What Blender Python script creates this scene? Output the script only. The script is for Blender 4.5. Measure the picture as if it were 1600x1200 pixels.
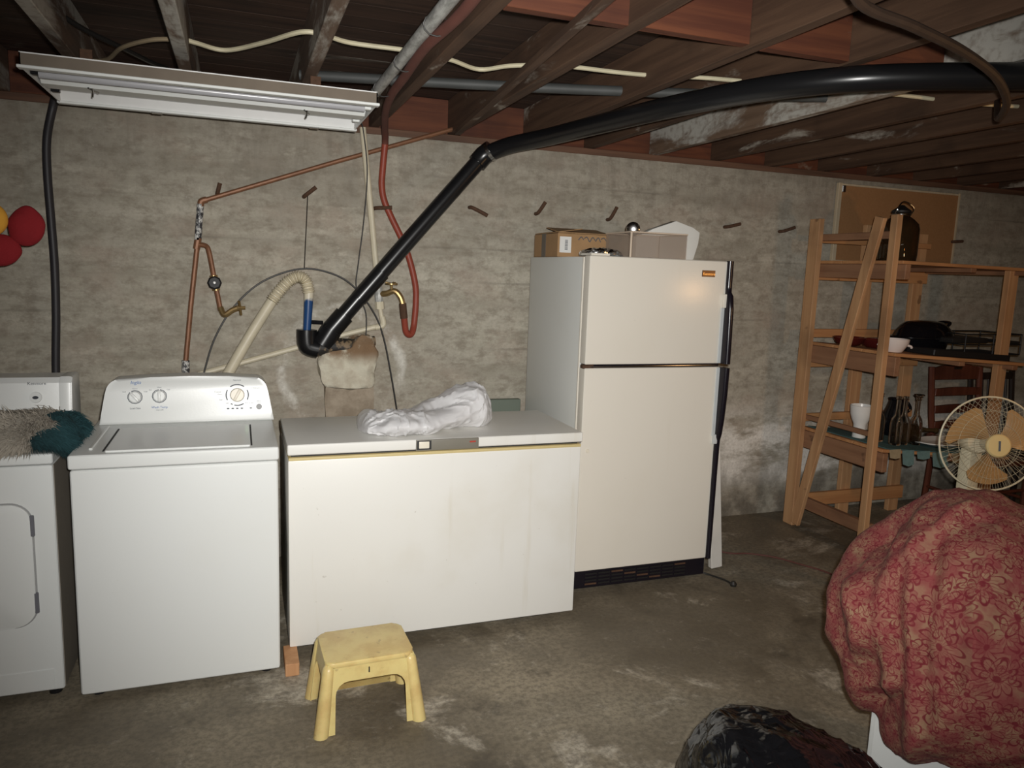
import bpy, bmesh, math, random
from mathutils import Vector, Matrix, noise as mn
PI = math.pi
random.seed(7)
S = bpy.context.scene
for o in list(bpy.data.objects): bpy.data.objects.remove(o)

# ------------------------------------------------------------------ camera, world, light, exposure
F_PX, YAW, PITCH, ROLL, CAM_Z = 1175.73, .3502, .1486, .0354, 1.6014
cam = bpy.data.objects.new('camera', bpy.data.cameras.new('camera')); S.collection.objects.link(cam)
cy, sy = math.cos(YAW), math.sin(YAW)
fwd = Vector((sy*math.cos(PITCH), cy*math.cos(PITCH), -math.sin(PITCH)))
rgt = Vector((cy, -sy, 0)); upv = rgt.cross(fwd)
r2 = rgt*math.cos(ROLL)+upv*math.sin(ROLL); u2 = -rgt*math.sin(ROLL)+upv*math.cos(ROLL)
cam.matrix_world = Matrix(((r2.x, u2.x, -fwd.x, 0), (r2.y, u2.y, -fwd.y, 0), (r2.z, u2.z, -fwd.z, CAM_Z), (0, 0, 0, 1)))
cam.data.sensor_fit = 'HORIZONTAL'; cam.data.sensor_width = 36; cam.data.lens = 36*F_PX/1600
cam.data.clip_start = .02
S.camera = cam
S.view_settings.view_transform = 'Standard'; S.view_settings.look = 'None'
S.view_settings.gamma = 1; S.view_settings.use_curve_mapping = False
S.view_settings.exposure = 0.0
w = bpy.data.worlds.new('world'); S.world = w; w.use_nodes = True
w.node_tree.nodes['Background'].inputs[0].default_value = (.5, .42, .34, 1)
w.node_tree.nodes['Background'].inputs[1].default_value = .02

def light(name, typ, loc, power, col, **kw):
    l = bpy.data.lights.new(name, typ); l.energy = power; l.color = col
    for k, v in kw.items(): setattr(l, k, v)
    o = bpy.data.objects.new(name, l); S.collection.objects.link(o); o.location = loc
    return o
# the camera's own flash, a little up and to the right of the lens
fl = light('camera_flash', 'SPOT', Vector((0, 0, CAM_Z))+r2*.045+u2*.05, 415, (1, .985, .95), spot_size=math.radians(95), spot_blend=1.0, shadow_soft_size=.018)
fl.rotation_euler = (cam.matrix_world.to_3x3()).to_euler()
# a warm bulb elsewhere in the basement, behind the photographer to the right (it glows back from the fridge door)
light('warm_bulb', 'POINT', (3.55, 1.35, 1.62), 15, (1, .56, .24), shadow_soft_size=.06)
# a weak unseen area light behind the camera, for some ambient light
light('rear_fill', 'AREA', (1.5, -1.6, 2.25), 6, (1, .9, .75), shape='RECTANGLE', size=1.2, size_y=.4)

# ------------------------------------------------------------------ node materials
class NT:
    def __init__(s, name):
        s.m = bpy.data.materials.new(name); s.m.use_nodes = True
        s.t = s.m.node_tree; s.b = s.t.nodes['Principled BSDF']; s.L = s.t.links
        s.tc = s.t.nodes.new('ShaderNodeTexCoord')
    def new(s, typ, **kw):
        n = s.t.nodes.new(typ)
        for k, v in kw.items(): setattr(n, k, v)
        return n
    def put(s, sock, v):
        if isinstance(v, bpy.types.NodeSocket): s.L.new(v, sock)
        elif isinstance(v, (tuple, list)) and len(v) == 3 and sock.type == 'RGBA': sock.default_value = (*v, 1)
        else: sock.default_value = v
    def M(s, op, a, b=0, c=None, clamp=False):
        n = s.new('ShaderNodeMath', operation=op, use_clamp=clamp)
        s.put(n.inputs[0], a); s.put(n.inputs[1], b)
        if c is not None: s.put(n.inputs[2], c)
        return n.outputs[0]
    def mapv(s, scale=(1, 1, 1), loc=(0, 0, 0), src='Object'):
        n = s.new('ShaderNodeMapping'); s.L.new(s.tc.outputs[src] if isinstance(src, str) else src, n.inputs[0])
        n.inputs['Scale'].default_value = scale; n.inputs['Location'].default_value = loc
        return n.outputs[0]
    def noise(s, scale, detail=4, rough=.55, vec=None, dist=0):
        n = s.new('ShaderNodeTexNoise'); n.inputs['Scale'].default_value = scale
        n.inputs['Detail'].default_value = detail; n.inputs['Roughness'].default_value = rough
        n.inputs['Distortion'].default_value = dist
        s.L.new(vec if vec is not None else s.tc.outputs['Object'], n.inputs['Vector'])
        return n.outputs['Fac']
    def ramp(s, f, lo, hi, a=0., b=1.):
        n = s.new('ShaderNodeMapRange'); n.interpolation_type = 'SMOOTHSTEP'
        s.put(n.inputs[0], f); n.inputs[1].default_value = lo; n.inputs[2].default_value = hi
        n.inputs[3].default_value = a; n.inputs[4].default_value = b
        return n.outputs[0]
    def mix(s, f, a, b, mode='MIX'):
        n = s.new('ShaderNodeMix', data_type='RGBA', blend_type=mode)
        s.put(n.inputs[0], f); s.put(n.inputs[6], a); s.put(n.inputs[7], b)
        return n.outputs[2]
    def bump(s, h, strength=.3, dist=.01):
        n = s.new('ShaderNodeBump'); n.inputs['Strength'].default_value = strength; n.inputs['Distance'].default_value = dist
        s.put(n.inputs['Height'], h); s.L.new(n.outputs[0], s.b.inputs['Normal'])
    def xyz(s, src='Object'):
        n = s.new('ShaderNodeSeparateXYZ'); s.L.new(s.tc.outputs[src] if isinstance(src, str) else src, n.inputs[0])
        return n.outputs
    def set(s, **kw):
        for k, v in kw.items():
            s.put(s.b.inputs[k.replace('_', ' ')], v)
        return s.m

def plain(name, col, rough=.5, metal=0., var=.12, vscale=18, bump=0., **kw):
    t = NT(name)
    c2 = tuple(max(0, c*(1-var)) for c in col)
    t.set(Base_Color=t.mix(t.noise(vscale, 3), c2, tuple(min(1, c*(1+var*.5)) for c in col)), Roughness=rough, Metallic=metal, **kw)
    if bump: t.bump(t.noise(vscale*6, 3), bump, .003)
    return t.m

def enamel(name, col, dirt=(.55, .48, .33), amt=.25, rough=.32, bump=.06):
    t = NT(name)
    n = t.ramp(t.noise(2.2, 5), .48, .75)
    st = t.ramp(t.noise(1, 4, vec=t.mapv((14, 14, 1.1))), .62, .78)
    sp = t.ramp(t.noise(55, 2), .74, .80)
    c = t.mix(t.M('MULTIPLY', n, amt*.45), col, dirt)
    c = t.mix(t.M('MULTIPLY', st, amt*.5), c, dirt)
    c = t.mix(t.M('MULTIPLY', sp, amt*.7), c, (.30, .25, .18))
    t.set(Base_Color=c, Roughness=rough)
    if bump: t.bump(t.noise(140, 2), bump, .002)
    return t.m

def wood(name, c1, c2, axis='Y', paint=None, pamt=.5, rough=.75, knots=.2):
    t = NT(name)
    sc = {'X': (1.2, 26, 26), 'Y': (26, 1.2, 26), 'Z': (26, 26, 1.2)}[axis]
    info = t.new('ShaderNodeObjectInfo')
    vm = t.new('ShaderNodeVectorMath', operation='ADD'); t.L.new(t.tc.outputs['Object'], vm.inputs[0])
    cx = t.new('ShaderNodeCombineXYZ')
    for i in range(3): t.L.new(t.M('MULTIPLY', info.outputs['Random'], 13.7+i*5), cx.inputs[i])
    t.L.new(cx.outputs[0], vm.inputs[1]); v = vm.outputs[0]
    g = t.noise(1, 6, .6, t.mapv(sc, src=v), .4)
    big = t.noise(2.5, 3, vec=v)
    c = t.mix(t.ramp(g, .3, .7), c1, c2)
    c = t.mix(t.ramp(big, .5, .75, 0, .55), c, tuple(x*.45 for x in c1))
    c = t.mix(t.ramp(t.noise(9, 2, vec=v), .70, .76, 0, knots), c, tuple(x*.25 for x in c1))
    if paint:
        sp = {'X': (1.5, 5, 5), 'Y': (5, 1.5, 5), 'Z': (5, 5, 1.5)}[axis]
        p = t.ramp(t.noise(1, 6, .65, t.mapv(sp, src=v), .5), .62-pamt*.35, .72-pamt*.3)
        p = t.M('MULTIPLY', p, t.ramp(t.noise(30, 3, vec=v), .3, .55, .55, 1))
        c = t.mix(p, c, paint)
    t.set(Base_Color=c, Roughness=rough)
    t.bump(g, .25, .003)
    return t.m

def m_wall():
    t = NT('board_formed_concrete')
    X, Y, Z = t.xyz()[:3]
    big = t.noise(1.1, 5, .6)
    band = t.noise(1, 6, .6, t.mapv((.9, 1, 9)), .3)
    mid = t.noise(6, 6, .65)
    fine = t.noise(60, 4, .7)
    c = t.mix(t.ramp(band, .30, .70), (.34, .31, .245), (.58, .54, .445))
    c = t.mix(t.ramp(mid, .32, .72, 0, .75), c, (.46, .42, .35))
    c = t.mix(t.ramp(big, .50, .74, 0, .5), c, (.25, .22, .175))
    c = t.mix(t.ramp(t.noise(14, 5, .7, t.mapv((.8, 1, 1.3), (4, 0, 2))), .42, .68, 0, .75), c, (.24, .205, .155))
    c = t.mix(t.ramp(t.noise(9, 6, .7, t.mapv((.7, 1, 1.8), (1, 0, 7))), .56, .72, 0, .5), c, (.66, .615, .515))
    c = t.mix(t.ramp(t.noise(3.2, 4, .6, t.mapv((1, 1, 1.5), (8, 0, 3))), .48, .7, 0, .35), c, (.40, .30, .235))
    # dark stain streaks below the sill, and a plain darkening towards the top
    vs = t.noise(1, 6, .7, t.mapv((11, 1, 1.6)), 1.2)
    top = t.ramp(Z, 1.75, 2.28)
    c = t.mix(t.M('MULTIPLY', t.M('MULTIPLY', t.ramp(vs, .42, .66), top), .30), c, (.14, .12, .095))
    c = t.mix(t.M('MULTIPLY', top, .25), c, (.2, .175, .14))
    # the joint left by each form board
    fz = t.M('ABSOLUTE', t.M('SUBTRACT', t.M('FRACT', t.M('DIVIDE', Z, .191)), .5))
    seam = t.M('MULTIPLY', t.ramp(t.M('ADD', fz, t.M('MULTIPLY', t.M('SUBTRACT', t.noise(6, 4), .5), .06)), .455, .50), t.ramp(t.noise(1, 4, .6, t.mapv((1.6, 1, 5))), .47, .66))
    c = t.mix(t.M('MULTIPLY', seam, .38), c, (.19, .165, .13))
    # white lime bloom low on the right, and an old ring of it round the sewer cleanout
    low = t.M('MULTIPLY', t.M('MULTIPLY', t.ramp(Z, .85, .55), t.ramp(Z, .16, .30)), t.ramp(X, 2.2, 2.6))
    bl = t.M('MULTIPLY', low, t.ramp(t.noise(3.2, 6, .65, t.mapv((.7, 1, 1.6))), .36, .52))
    c = t.mix(t.M('MULTIPLY', bl, .92), c, (.95, .91, .84))
    dmp = t.M('MULTIPLY', t.ramp(Z, .55, .05), t.ramp(t.noise(4, 5, .6), .4, .6))
    c = t.mix(t.M('MULTIPLY', dmp, .8), c, (.10, .085, .065))
    dx = t.M('SUBTRACT', X, .53); dz = t.M('MULTIPLY', t.M('SUBTRACT', Z, 1.03), .95)
    rr = t.M('SQRT', t.M('ADD', t.M('MULTIPLY', dx, dx), t.M('MULTIPLY', dz, dz)))
    rr = t.M('ADD', rr, t.M('MULTIPLY', t.M('SUBTRACT', t.noise(7, 4), .5), .12))
    ring = t.ramp(t.M('ABSOLUTE', t.M('SUBTRACT', rr, .315)), .045, .005)
    ring = t.M('MULTIPLY', ring, t.ramp(t.noise(5, 5, .7), .42, .62))
    c = t.mix(t.M('MULTIPLY', ring, .95), c, (.74, .71, .64))
    c = t.mix(t.ramp(rr, .30, .12, 0, .35), c, (.40, .33, .25))
    c = t.mix(t.ramp(fine, .35, .70, .0, .35), c, (.29, .26, .21))
    c = t.mix(t.ramp(t.noise(28, 3), .70, .78, 0, .5), c, (.56, .52, .45))
    t.set(Base_Color=c, Roughness=.92)
    h = t.M('ADD', t.M('MULTIPLY', band, 1.0), t.M('MULTIPLY', fine, .35))
    h = t.M('SUBTRACT', h, t.M('MULTIPLY', seam, .5))
    t.bump(h, .55, .012)
    return t.m

def m_floor():
    t = NT('stained_concrete_floor')
    v = t.tc.outputs['Object']
    big = t.noise(1.3, 6, .62, dist=.4); mid = t.noise(4.5, 6, .65); fine = t.noise(45, 5, .7)
    c = t.mix(t.ramp(big, .36, .66), (.125, .10, .066), (.33, .28, .20))
    c = t.mix(t.ramp(mid, .36, .68, 0, .6), c, (.19, .16, .115))
    pt = t.M('MULTIPLY', t.ramp(t.noise(1.9, 7, .68, t.mapv((1, 1.3, 1), (2.3, 4.1, 0)), .6), .55, .66), .65)
    c = t.mix(pt, c, (.60, .54, .44))
    c = t.mix(t.ramp(t.noise(2.6, 6, .7, t.mapv((1, 1, 1), (9, 3, 0))), .54, .70, 0, .8), c, (.06, .048, .034))
    c = t.mix(t.ramp(t.noise(11, 6, .75), .57, .72, 0, .55), c, (.46, .41, .33))
    c = t.mix(t.ramp(fine, .38, .66, 0, .6), c, (.10, .083, .06))
    t.set(Base_Color=c, Roughness=t.ramp(big, .3, .7, .55, .85))
    t.bump(t.M('ADD', mid, t.M('MULTIPLY', fine, .5)), .45, .008)
    return t.m

def m_floral():
    t = NT('red_floral_cotton')
    uvn = t.new('ShaderNodeUVMap'); uv = uvn.outputs[0]
    def flowers(scale, off, n, w):
        mp = t.mapv((scale, scale, scale), off, src=uv)
        dn = t.new('ShaderNodeTexNoise'); dn.inputs['Scale'].default_value = 1.6; t.L.new(mp, dn.inputs['Vector'])
        va = t.new('ShaderNodeVectorMath', operation='MULTIPLY_ADD'); t.L.new(dn.outputs['Color'], va.inputs[0]); va.inputs[1].default_value = (.35, .35, 0); t.L.new(mp, va.inputs[2])
        vo = t.new('ShaderNodeTexVoronoi', voronoi_dimensions='2D'); vo.inputs['Scale'].default_value = 1; t.L.new(va.outputs[0], vo.inputs['Vector'])
        d = t.new('ShaderNodeVectorMath', operation='SUBTRACT'); t.L.new(va.outputs[0], d.inputs[0]); t.L.new(vo.outputs['Position'], d.inputs[1])
        x, y, _ = t.xyz(d.outputs[0])[:3]
        a = t.M('ARCTAN2', y, x); r = t.M('SQRT', t.M('ADD', t.M('MULTIPLY', x, x), t.M('MULTIPLY', y, y)))
        ca = t.M('ABSOLUTE', t.M('COSINE', t.M('MULTIPLY', a, n/2)))
        R = t.M('ADD', .10, t.M('MULTIPLY', t.M('POWER', ca, .6), .40))
        line = t.ramp(t.M('ABSOLUTE', t.M('SUBTRACT', r, R)), w, w*.35)
        rad = t.M('MULTIPLY', t.ramp(t.M('ABSOLUTE', t.M('SINE', t.M('MULTIPLY', a, n))), .32, .1), t.ramp(r, .36, .26))
        cen = t.ramp(r, .09, .06)
        fill = t.ramp(t.M('SUBTRACT', R, r), -.02, .03)
        return t.M('MAXIMUM', t.M('MAXIMUM', line, t.M('MULTIPLY', rad, .85)), cen), fill
    l1, f1 = flowers(14, (0, 0, 0), 9, .05)
    l2, f2 = flowers(22, (3.3, 7.7, 0), 6, .06)
    l3, f3 = flowers(31, (1.3, 2.7, 0), 4, .07)
    tint = t.M('ADD', t.M('MULTIPLY', t.noise(26, 3, vec=uv), 1.5), -.28)
    c = t.mix(t.ramp(t.noise(6, 3, vec=uv), .35, .7), (.255, .15, .085), (.24, .095, .065))
    c = t.mix(t.ramp(tint, .30, .65, 0, .8), c, (.20, .040, .038))
    c = t.mix(t.M('MULTIPLY', f3, t.ramp(tint, .1, .5, .0, .55)), c, (.19, .03, .032))
    c = t.mix(t.M('MULTIPLY', f1, .22), c, (.27, .14, .085))
    c = t.mix(t.M('MULTIPLY', l3, .55), c, (.17, .02, .025))
    c = t.mix(t.M('MULTIPLY', l2, .85), c, (.14, .006, .014))
    c = t.mix(t.M('MULTIPLY', l1, .9), c, (.125, .004, .011))
    t.set(Base_Color=c, Roughness=.9)
    wv = t.noise(260, 2, vec=uv); t.bump(t.M('ADD', t.noise(24, 4, vec=uv), t.M('MULTIPLY', wv, .3)), .3, .006)
    return t.m

MT = {}
def mats():
    MT['wall'] = m_wall(); MT['floor'] = m_floor(); MT['floral'] = m_floral()
    MT['joist_brown'] = wood('aged_brown_joist', (.062, .031, .017), (.115, .062, .035), 'Y', (.42, .38, .32), .10)
    MT['joist_white'] = wood('whitewashed_joist', (.13, .08, .05), (.20, .13, .085), 'Y', (.50, .48, .43), .62)
    MT['joist_grey'] = wood('grey_painted_joist', (.12, .075, .05), (.19, .125, .085), 'Y', (.44, .41, .36), .42)
    MT['plank'] = wood('dark_subfloor_plank', (.034, .017, .010), (.075, .039, .024), 'X', (.2, .18, .15), .03)
    MT['blocking'] = wood('reddish_blocking', (.080, .021, .009), (.15, .046, .018), 'X', (.3, .26, .2), .06)
    MT['sill'] = wood('sill_timber', (.10, .052, .032), (.17, .085, .05), 'X')
    MT['pine_z'] = wood('pine_post', (.46, .24, .112), (.58, .335, .165), 'Z', knots=.6)
    MT['pine_y'] = wood('shaded_pine_rail', (.24, .115, .06), (.33, .17, .09), 'Y', knots=.6)  # darker pine: shade on faces turned from the bulb is put into the colour
    MT['pine_x'] = wood('lamplit_pine_board', (.44, .20, .080), (.56, .28, .115), 'X', knots=.6)  # pine pushed towards orange, the bulb's warm light put into its colour
    MT['block_wood'] = wood('orange_wood_block', (.48, .24, .11), (.58, .32, .16), 'Z')
    MT['white'] = enamel('white_enamel', (.76, .775, .76), amt=.10)
    MT['freezer'] = enamel('aged_white_enamel', (.79, .78, .74), amt=.42, rough=.4)
    MT['fridge'] = enamel('textured_cream_enamel', (.78, .735, .65), amt=.14, rough=.235, bump=.10)
    MT['fridge_side'] = enamel('fridge_side_enamel', (.76, .77, .74), amt=.2, rough=.38, bump=.12)
    MT['lidshaded'] = enamel('shaded_white_lid', (.70, .70, .68), amt=.25, rough=.22, bump=0)  # white lid greyed a little, its low-angle shade put into the colour
    MT['dryerside'] = plain('dull_dryer_side', (.30, .265, .22), .6)  # dryer side, coloured darker than the white cabinet
    MT['cream'] = plain('cream_plastic', (.80, .74, .62), .4, var=.08)
    MT['grey'] = plain('grey_plastic', (.33, .33, .33), .5)
    MT['darkgrey'] = plain('dark_grey_plastic', (.16, .16, .18), .5)
    MT['palegrey'] = plain('pale_grey_plastic', (.58, .60, .60), .45)
    MT['dark'] = plain('dark_recess', (.02, .02, .02), .7)
    MT['black'] = plain('black_plastic', (.012, .012, .014), .22)
    MT['trimblack'] = plain('glossy_black_trim', (.010, .008, .013), .25)
    MT['abs'] = plain('black_abs_pipe', (.010, .010, .011), .28, vscale=6)
    MT['ink'] = plain('printed_ink', (.10, .11, .13), .6)
    MT['blueink'] = plain('blue_print', (.02, .12, .38), .5)
    MT['led'] = NT('lit_indicator').set(Base_Color=(.3, 1, .3), Emission_Color=(.55, 1, .45), Emission_Strength=3.)
    MT['gasket'] = plain('yellowed_gasket', (.62, .50, .24), .6)
    MT['latch'] = plain('brownish_grey_latch', (.20, .185, .15), .5)
    MT['red'] = plain('red_mark', (.45, .05, .03), .5)
    MT['chrome'] = plain('worn_chrome', (.55, .55, .54), .22, 1.)
    MT['gold'] = plain('brass_badge', (.10, .045, .015), .3, .3)
    MT['goldtext'] = plain('gold_print', (.85, .55, .22), .3, .6)
    MT['copper'] = plain('tarnished_copper', (.27, .125, .065), .5, .3, var=.45, vscale=22)
    MT['brass'] = plain('old_brass', (.48, .33, .15), .35, .8, var=.4, vscale=40)
    MT['wrap'] = None
    t = NT('taped_pipe'); n = t.noise(1, 4, .7, t.mapv((60, 60, 45))); t.set(Base_Color=t.mix(t.ramp(n, .45, .58), (.03, .03, .035), (.62, .61, .58)), Roughness=.5); MT['wrap'] = t.m
    t = NT('galvanised_conduit'); n = t.noise(1, 5, .7, t.mapv((30, 8, 30))); t.set(Base_Color=t.mix(t.ramp(n, .35, .65), (.30, .30, .28), (.62, .62, .59)), Roughness=.5, Metallic=.25); MT['galv'] = t.m
    MT['greyhose'] = plain('dark_grey_hose', (.028, .026, .03), .5)
    MT['greyconduit'] = plain('grey_conduit', (.065, .068, .066), .6, vscale=9, var=.4)
    MT['pvc'] = plain('cream_pvc', (.70, .63, .47), .45, vscale=14, var=.2)
    MT['redhose'] = plain('red_rubber_hose', (.30, .055, .03), .5, vscale=12, var=.25)
    MT['dustyhose'] = plain('dusty_red_hose', (.15, .05, .035), .8, vscale=12, var=.3)
    MT['cable'] = plain('yellowed_cable', (.66, .60, .42), .5, vscale=10, var=.3)
    MT['dirtycable'] = plain('dusty_cable', (.34, .26, .16), .8, vscale=12, var=.4)
    MT['wire'] = plain('black_wire', (.02, .018, .016), .5)
    MT['rust'] = plain('rusty_iron', (.11, .055, .03), .8, .2, var=.5, vscale=60, bump=.4)
    MT['rustpipe'] = plain('rusty_brown_pipe', (.05, .027, .016), .7, .1, var=.5, vscale=20)
    t = NT('blue_stained_pipe'); z = t.xyz()[2]; n = t.noise(24, 4); t.set(Base_Color=t.mix(t.ramp(t.M('ADD', z, t.M('MULTIPLY', t.M('SUBTRACT', n, .5), .10)), .085, .055), (.70, .64, .50), (.012, .06, .19)), Roughness=.4); MT['bluepipe'] = t.m
    t = NT('rust_stained_mortar'); z = t.xyz()[2]; n = t.noise(9, 5, .65)
    rs = t.M('MULTIPLY', t.ramp(z, -.02, .06), t.ramp(n, .36, .52))
    c = t.mix(t.ramp(t.noise(14, 4), .35, .65), (.66, .62, .50), (.52, .46, .36)); c = t.mix(t.M('MULTIPLY', rs, .9), c, (.20, .11, .05))
    t.set(Base_Color=c, Roughness=.95); t.bump(t.noise(40, 5, .7), .6, .01); MT['mortar'] = t.m
    t = NT('brown_concrete'); c = t.mix(t.ramp(t.noise(9, 5, .65), .35, .65), (.28, .225, .165), (.42, .35, .27)); t.set(Base_Color=c, Roughness=.95); t.bump(t.noise(50, 5, .7), .5, .008); MT['stub'] = t.m
    t = NT('dirty_iron_tee'); c = t.mix(t.ramp(t.noise(24, 4, .65), .48, .62), (.02, .018, .016), (.24, .17, .10)); t.set(Base_Color=c, Roughness=.6); MT['irontee'] = t.m
    MT['lampmetal'] = plain('white_lamp_enamel', (.80, .82, .80), .35, var=.06)
    MT['lampinner'] = plain('lamp_reflector', (.80, .80, .79), .4, var=.06)
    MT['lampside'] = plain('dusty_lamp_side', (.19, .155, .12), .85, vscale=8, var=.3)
    MT['tube'] = plain('unlit_tube', (.42, .42, .44), .25, var=.05)
    t = NT('yellow_stool_plastic'); c = t.mix(t.ramp(t.noise(9, 5, .6), .40, .66), (.70, .55, .23), (.60, .43, .17)); c = t.mix(t.ramp(t.noise(30, 4), .64, .72, 0, .5), c, (.33, .22, .10)); t.set(Base_Color=c, Roughness=.38, Subsurface_Weight=.08); MT['stool'] = t.m
    MT['polythene'] = NT('white_polythene').set(Base_Color=(.86, .85, .86), Roughness=.22, Transmission_Weight=.28, IOR=1.2)
    t = NT('black_bin_liner'); t.set(Base_Color=(.006, .006, .007), Roughness=.13)
    n1 = t.noise(4.5, 2, .5, dist=1.0); n2 = t.noise(12, 2, .5, dist=.8)
    t.bump(t.M('ADD', t.M('ABSOLUTE', t.M('SUBTRACT', n1, .5)), t.M('MULTIPLY', t.M('ABSOLUTE', t.M('SUBTRACT', n2, .5)), .3)), .8, .06); MT['blackbag'] = t.m
    MT['card'] = plain('brown_cardboard', (.40, .24, .115), .85, vscale=10, var=.25)
    MT['cardside'] = plain('shaded_cardboard', (.36, .22, .11), .85, vscale=10, var=.2)
    MT['tape'] = plain('dark_tape', (.13, .11, .09), .4)
    MT['paper'] = plain('white_paper', (.78, .77, .74), .8, var=.04)
    MT['glass'] = NT('clear_glass').set(Base_Color=(.97, .98, .97), Roughness=.02, Transmission_Weight=1., IOR=1.46)
    MT['trayglass'] = NT('clear_plastic').set(Base_Color=(.50, .40, .32), Roughness=.12, Alpha=.24)
    MT['trayedge'] = NT('lit_plastic_edge').set(Base_Color=(.80, .66, .52), Roughness=.15, Alpha=.8)  # pale warm colour standing in for light caught on the tray edges
    MT['jug'] = NT('brown_jar_glass').set(Base_Color=(.24, .15, .07), Roughness=.03, Transmission_Weight=.9, IOR=1.46)
    MT['foam'] = plain('white_foam', (.80, .80, .76), .8, var=.06)
    MT['silver'] = plain('silver_foil', (.75, .75, .76), .18, 1., vscale=40)
    t = NT('cork'); c = t.mix(t.noise(70, 4, .7), (.30, .145, .055), (.40, .21, .09)); t.set(Base_Color=c, Roughness=.95); t.bump(t.noise(90, 3), .3, .003); MT['cork'] = t.m
    MT['frame'] = wood('pale_board_frame', (.52, .42, .28), (.62, .52, .37), 'Z')
    MT['chair'] = wood('red_brown_chair', (.10, .028, .016), (.15, .045, .025), 'Z', rough=.4)
    MT['darkchair'] = wood('dark_chair', (.02, .013, .010), (.035, .022, .016), 'Z', rough=.4)
    MT['pot'] = plain('black_enamelware', (.006, .006, .008), .12)
    MT['darkmetal'] = plain('black_iron', (.012, .011, .011), .55)
    MT['china'] = plain('white_china', (.80, .79, .76), .25, var=.04)
    MT['pinkchina'] = plain('pinkish_white_china', (.80, .72, .68), .25, var=.05)
    MT['redglass'] = plain('dark_red_glass', (.09, .012, .010), .08)
    MT['amber'] = plain('dark_amber_glass', (.07, .045, .02), .06)
    MT['teal'] = plain('teal_cloth', (.08, .19, .20), .9, vscale=30, var=.5)
    MT['tealflag'] = plain('faded_teal_card', (.16, .27, .27), .8, vscale=35, var=.45)
    MT['tanflag'] = plain('tan_card', (.40, .32, .20), .8, vscale=35, var=.45)
    MT['sheet'] = plain('grey_green_sheet', (.19, .20, .16), .45, vscale=6, var=.3)
    MT['fancream'] = plain('cream_fan_plastic', (.62, .56, .40), .45, var=.08)
    MT['hub'] = plain('yellow_cream_hub', (.72, .55, .26), .4, var=.06)
    MT['blade'] = NT('amber_fan_blade').set(Base_Color=(.72, .47, .22), Roughness=.3, Transmission_Weight=.25)
    MT['petal'] = plain('red_plush', (.30, .012, .018), .9, vscale=14, var=.25, bump=.5)
    MT['plushyellow'] = plain('yellow_plush', (.85, .42, .05), .9, vscale=14, var=.15, bump=.5)
    MT['furwhite'] = plain('matted_pale_fur', (.43, .385, .32), .95, vscale=9, var=.35)
    MT['furteal'] = plain('teal_fur', (.022, .075, .085), .95, vscale=9, var=.4)
    MT['pelt'] = plain('pelt_base', (.34, .29, .24), .95, vscale=9, var=.4)
    MT['green'] = plain('grey_green_board', (.17, .20, .16), .7, vscale=6)
    MT['board'] = plain('white_painted_board', (.72, .68, .62), .6, vscale=9, var=.2)
    MT['redcord'] = plain('dull_red_cord', (.12, .04, .03), .7)
mats()

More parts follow.
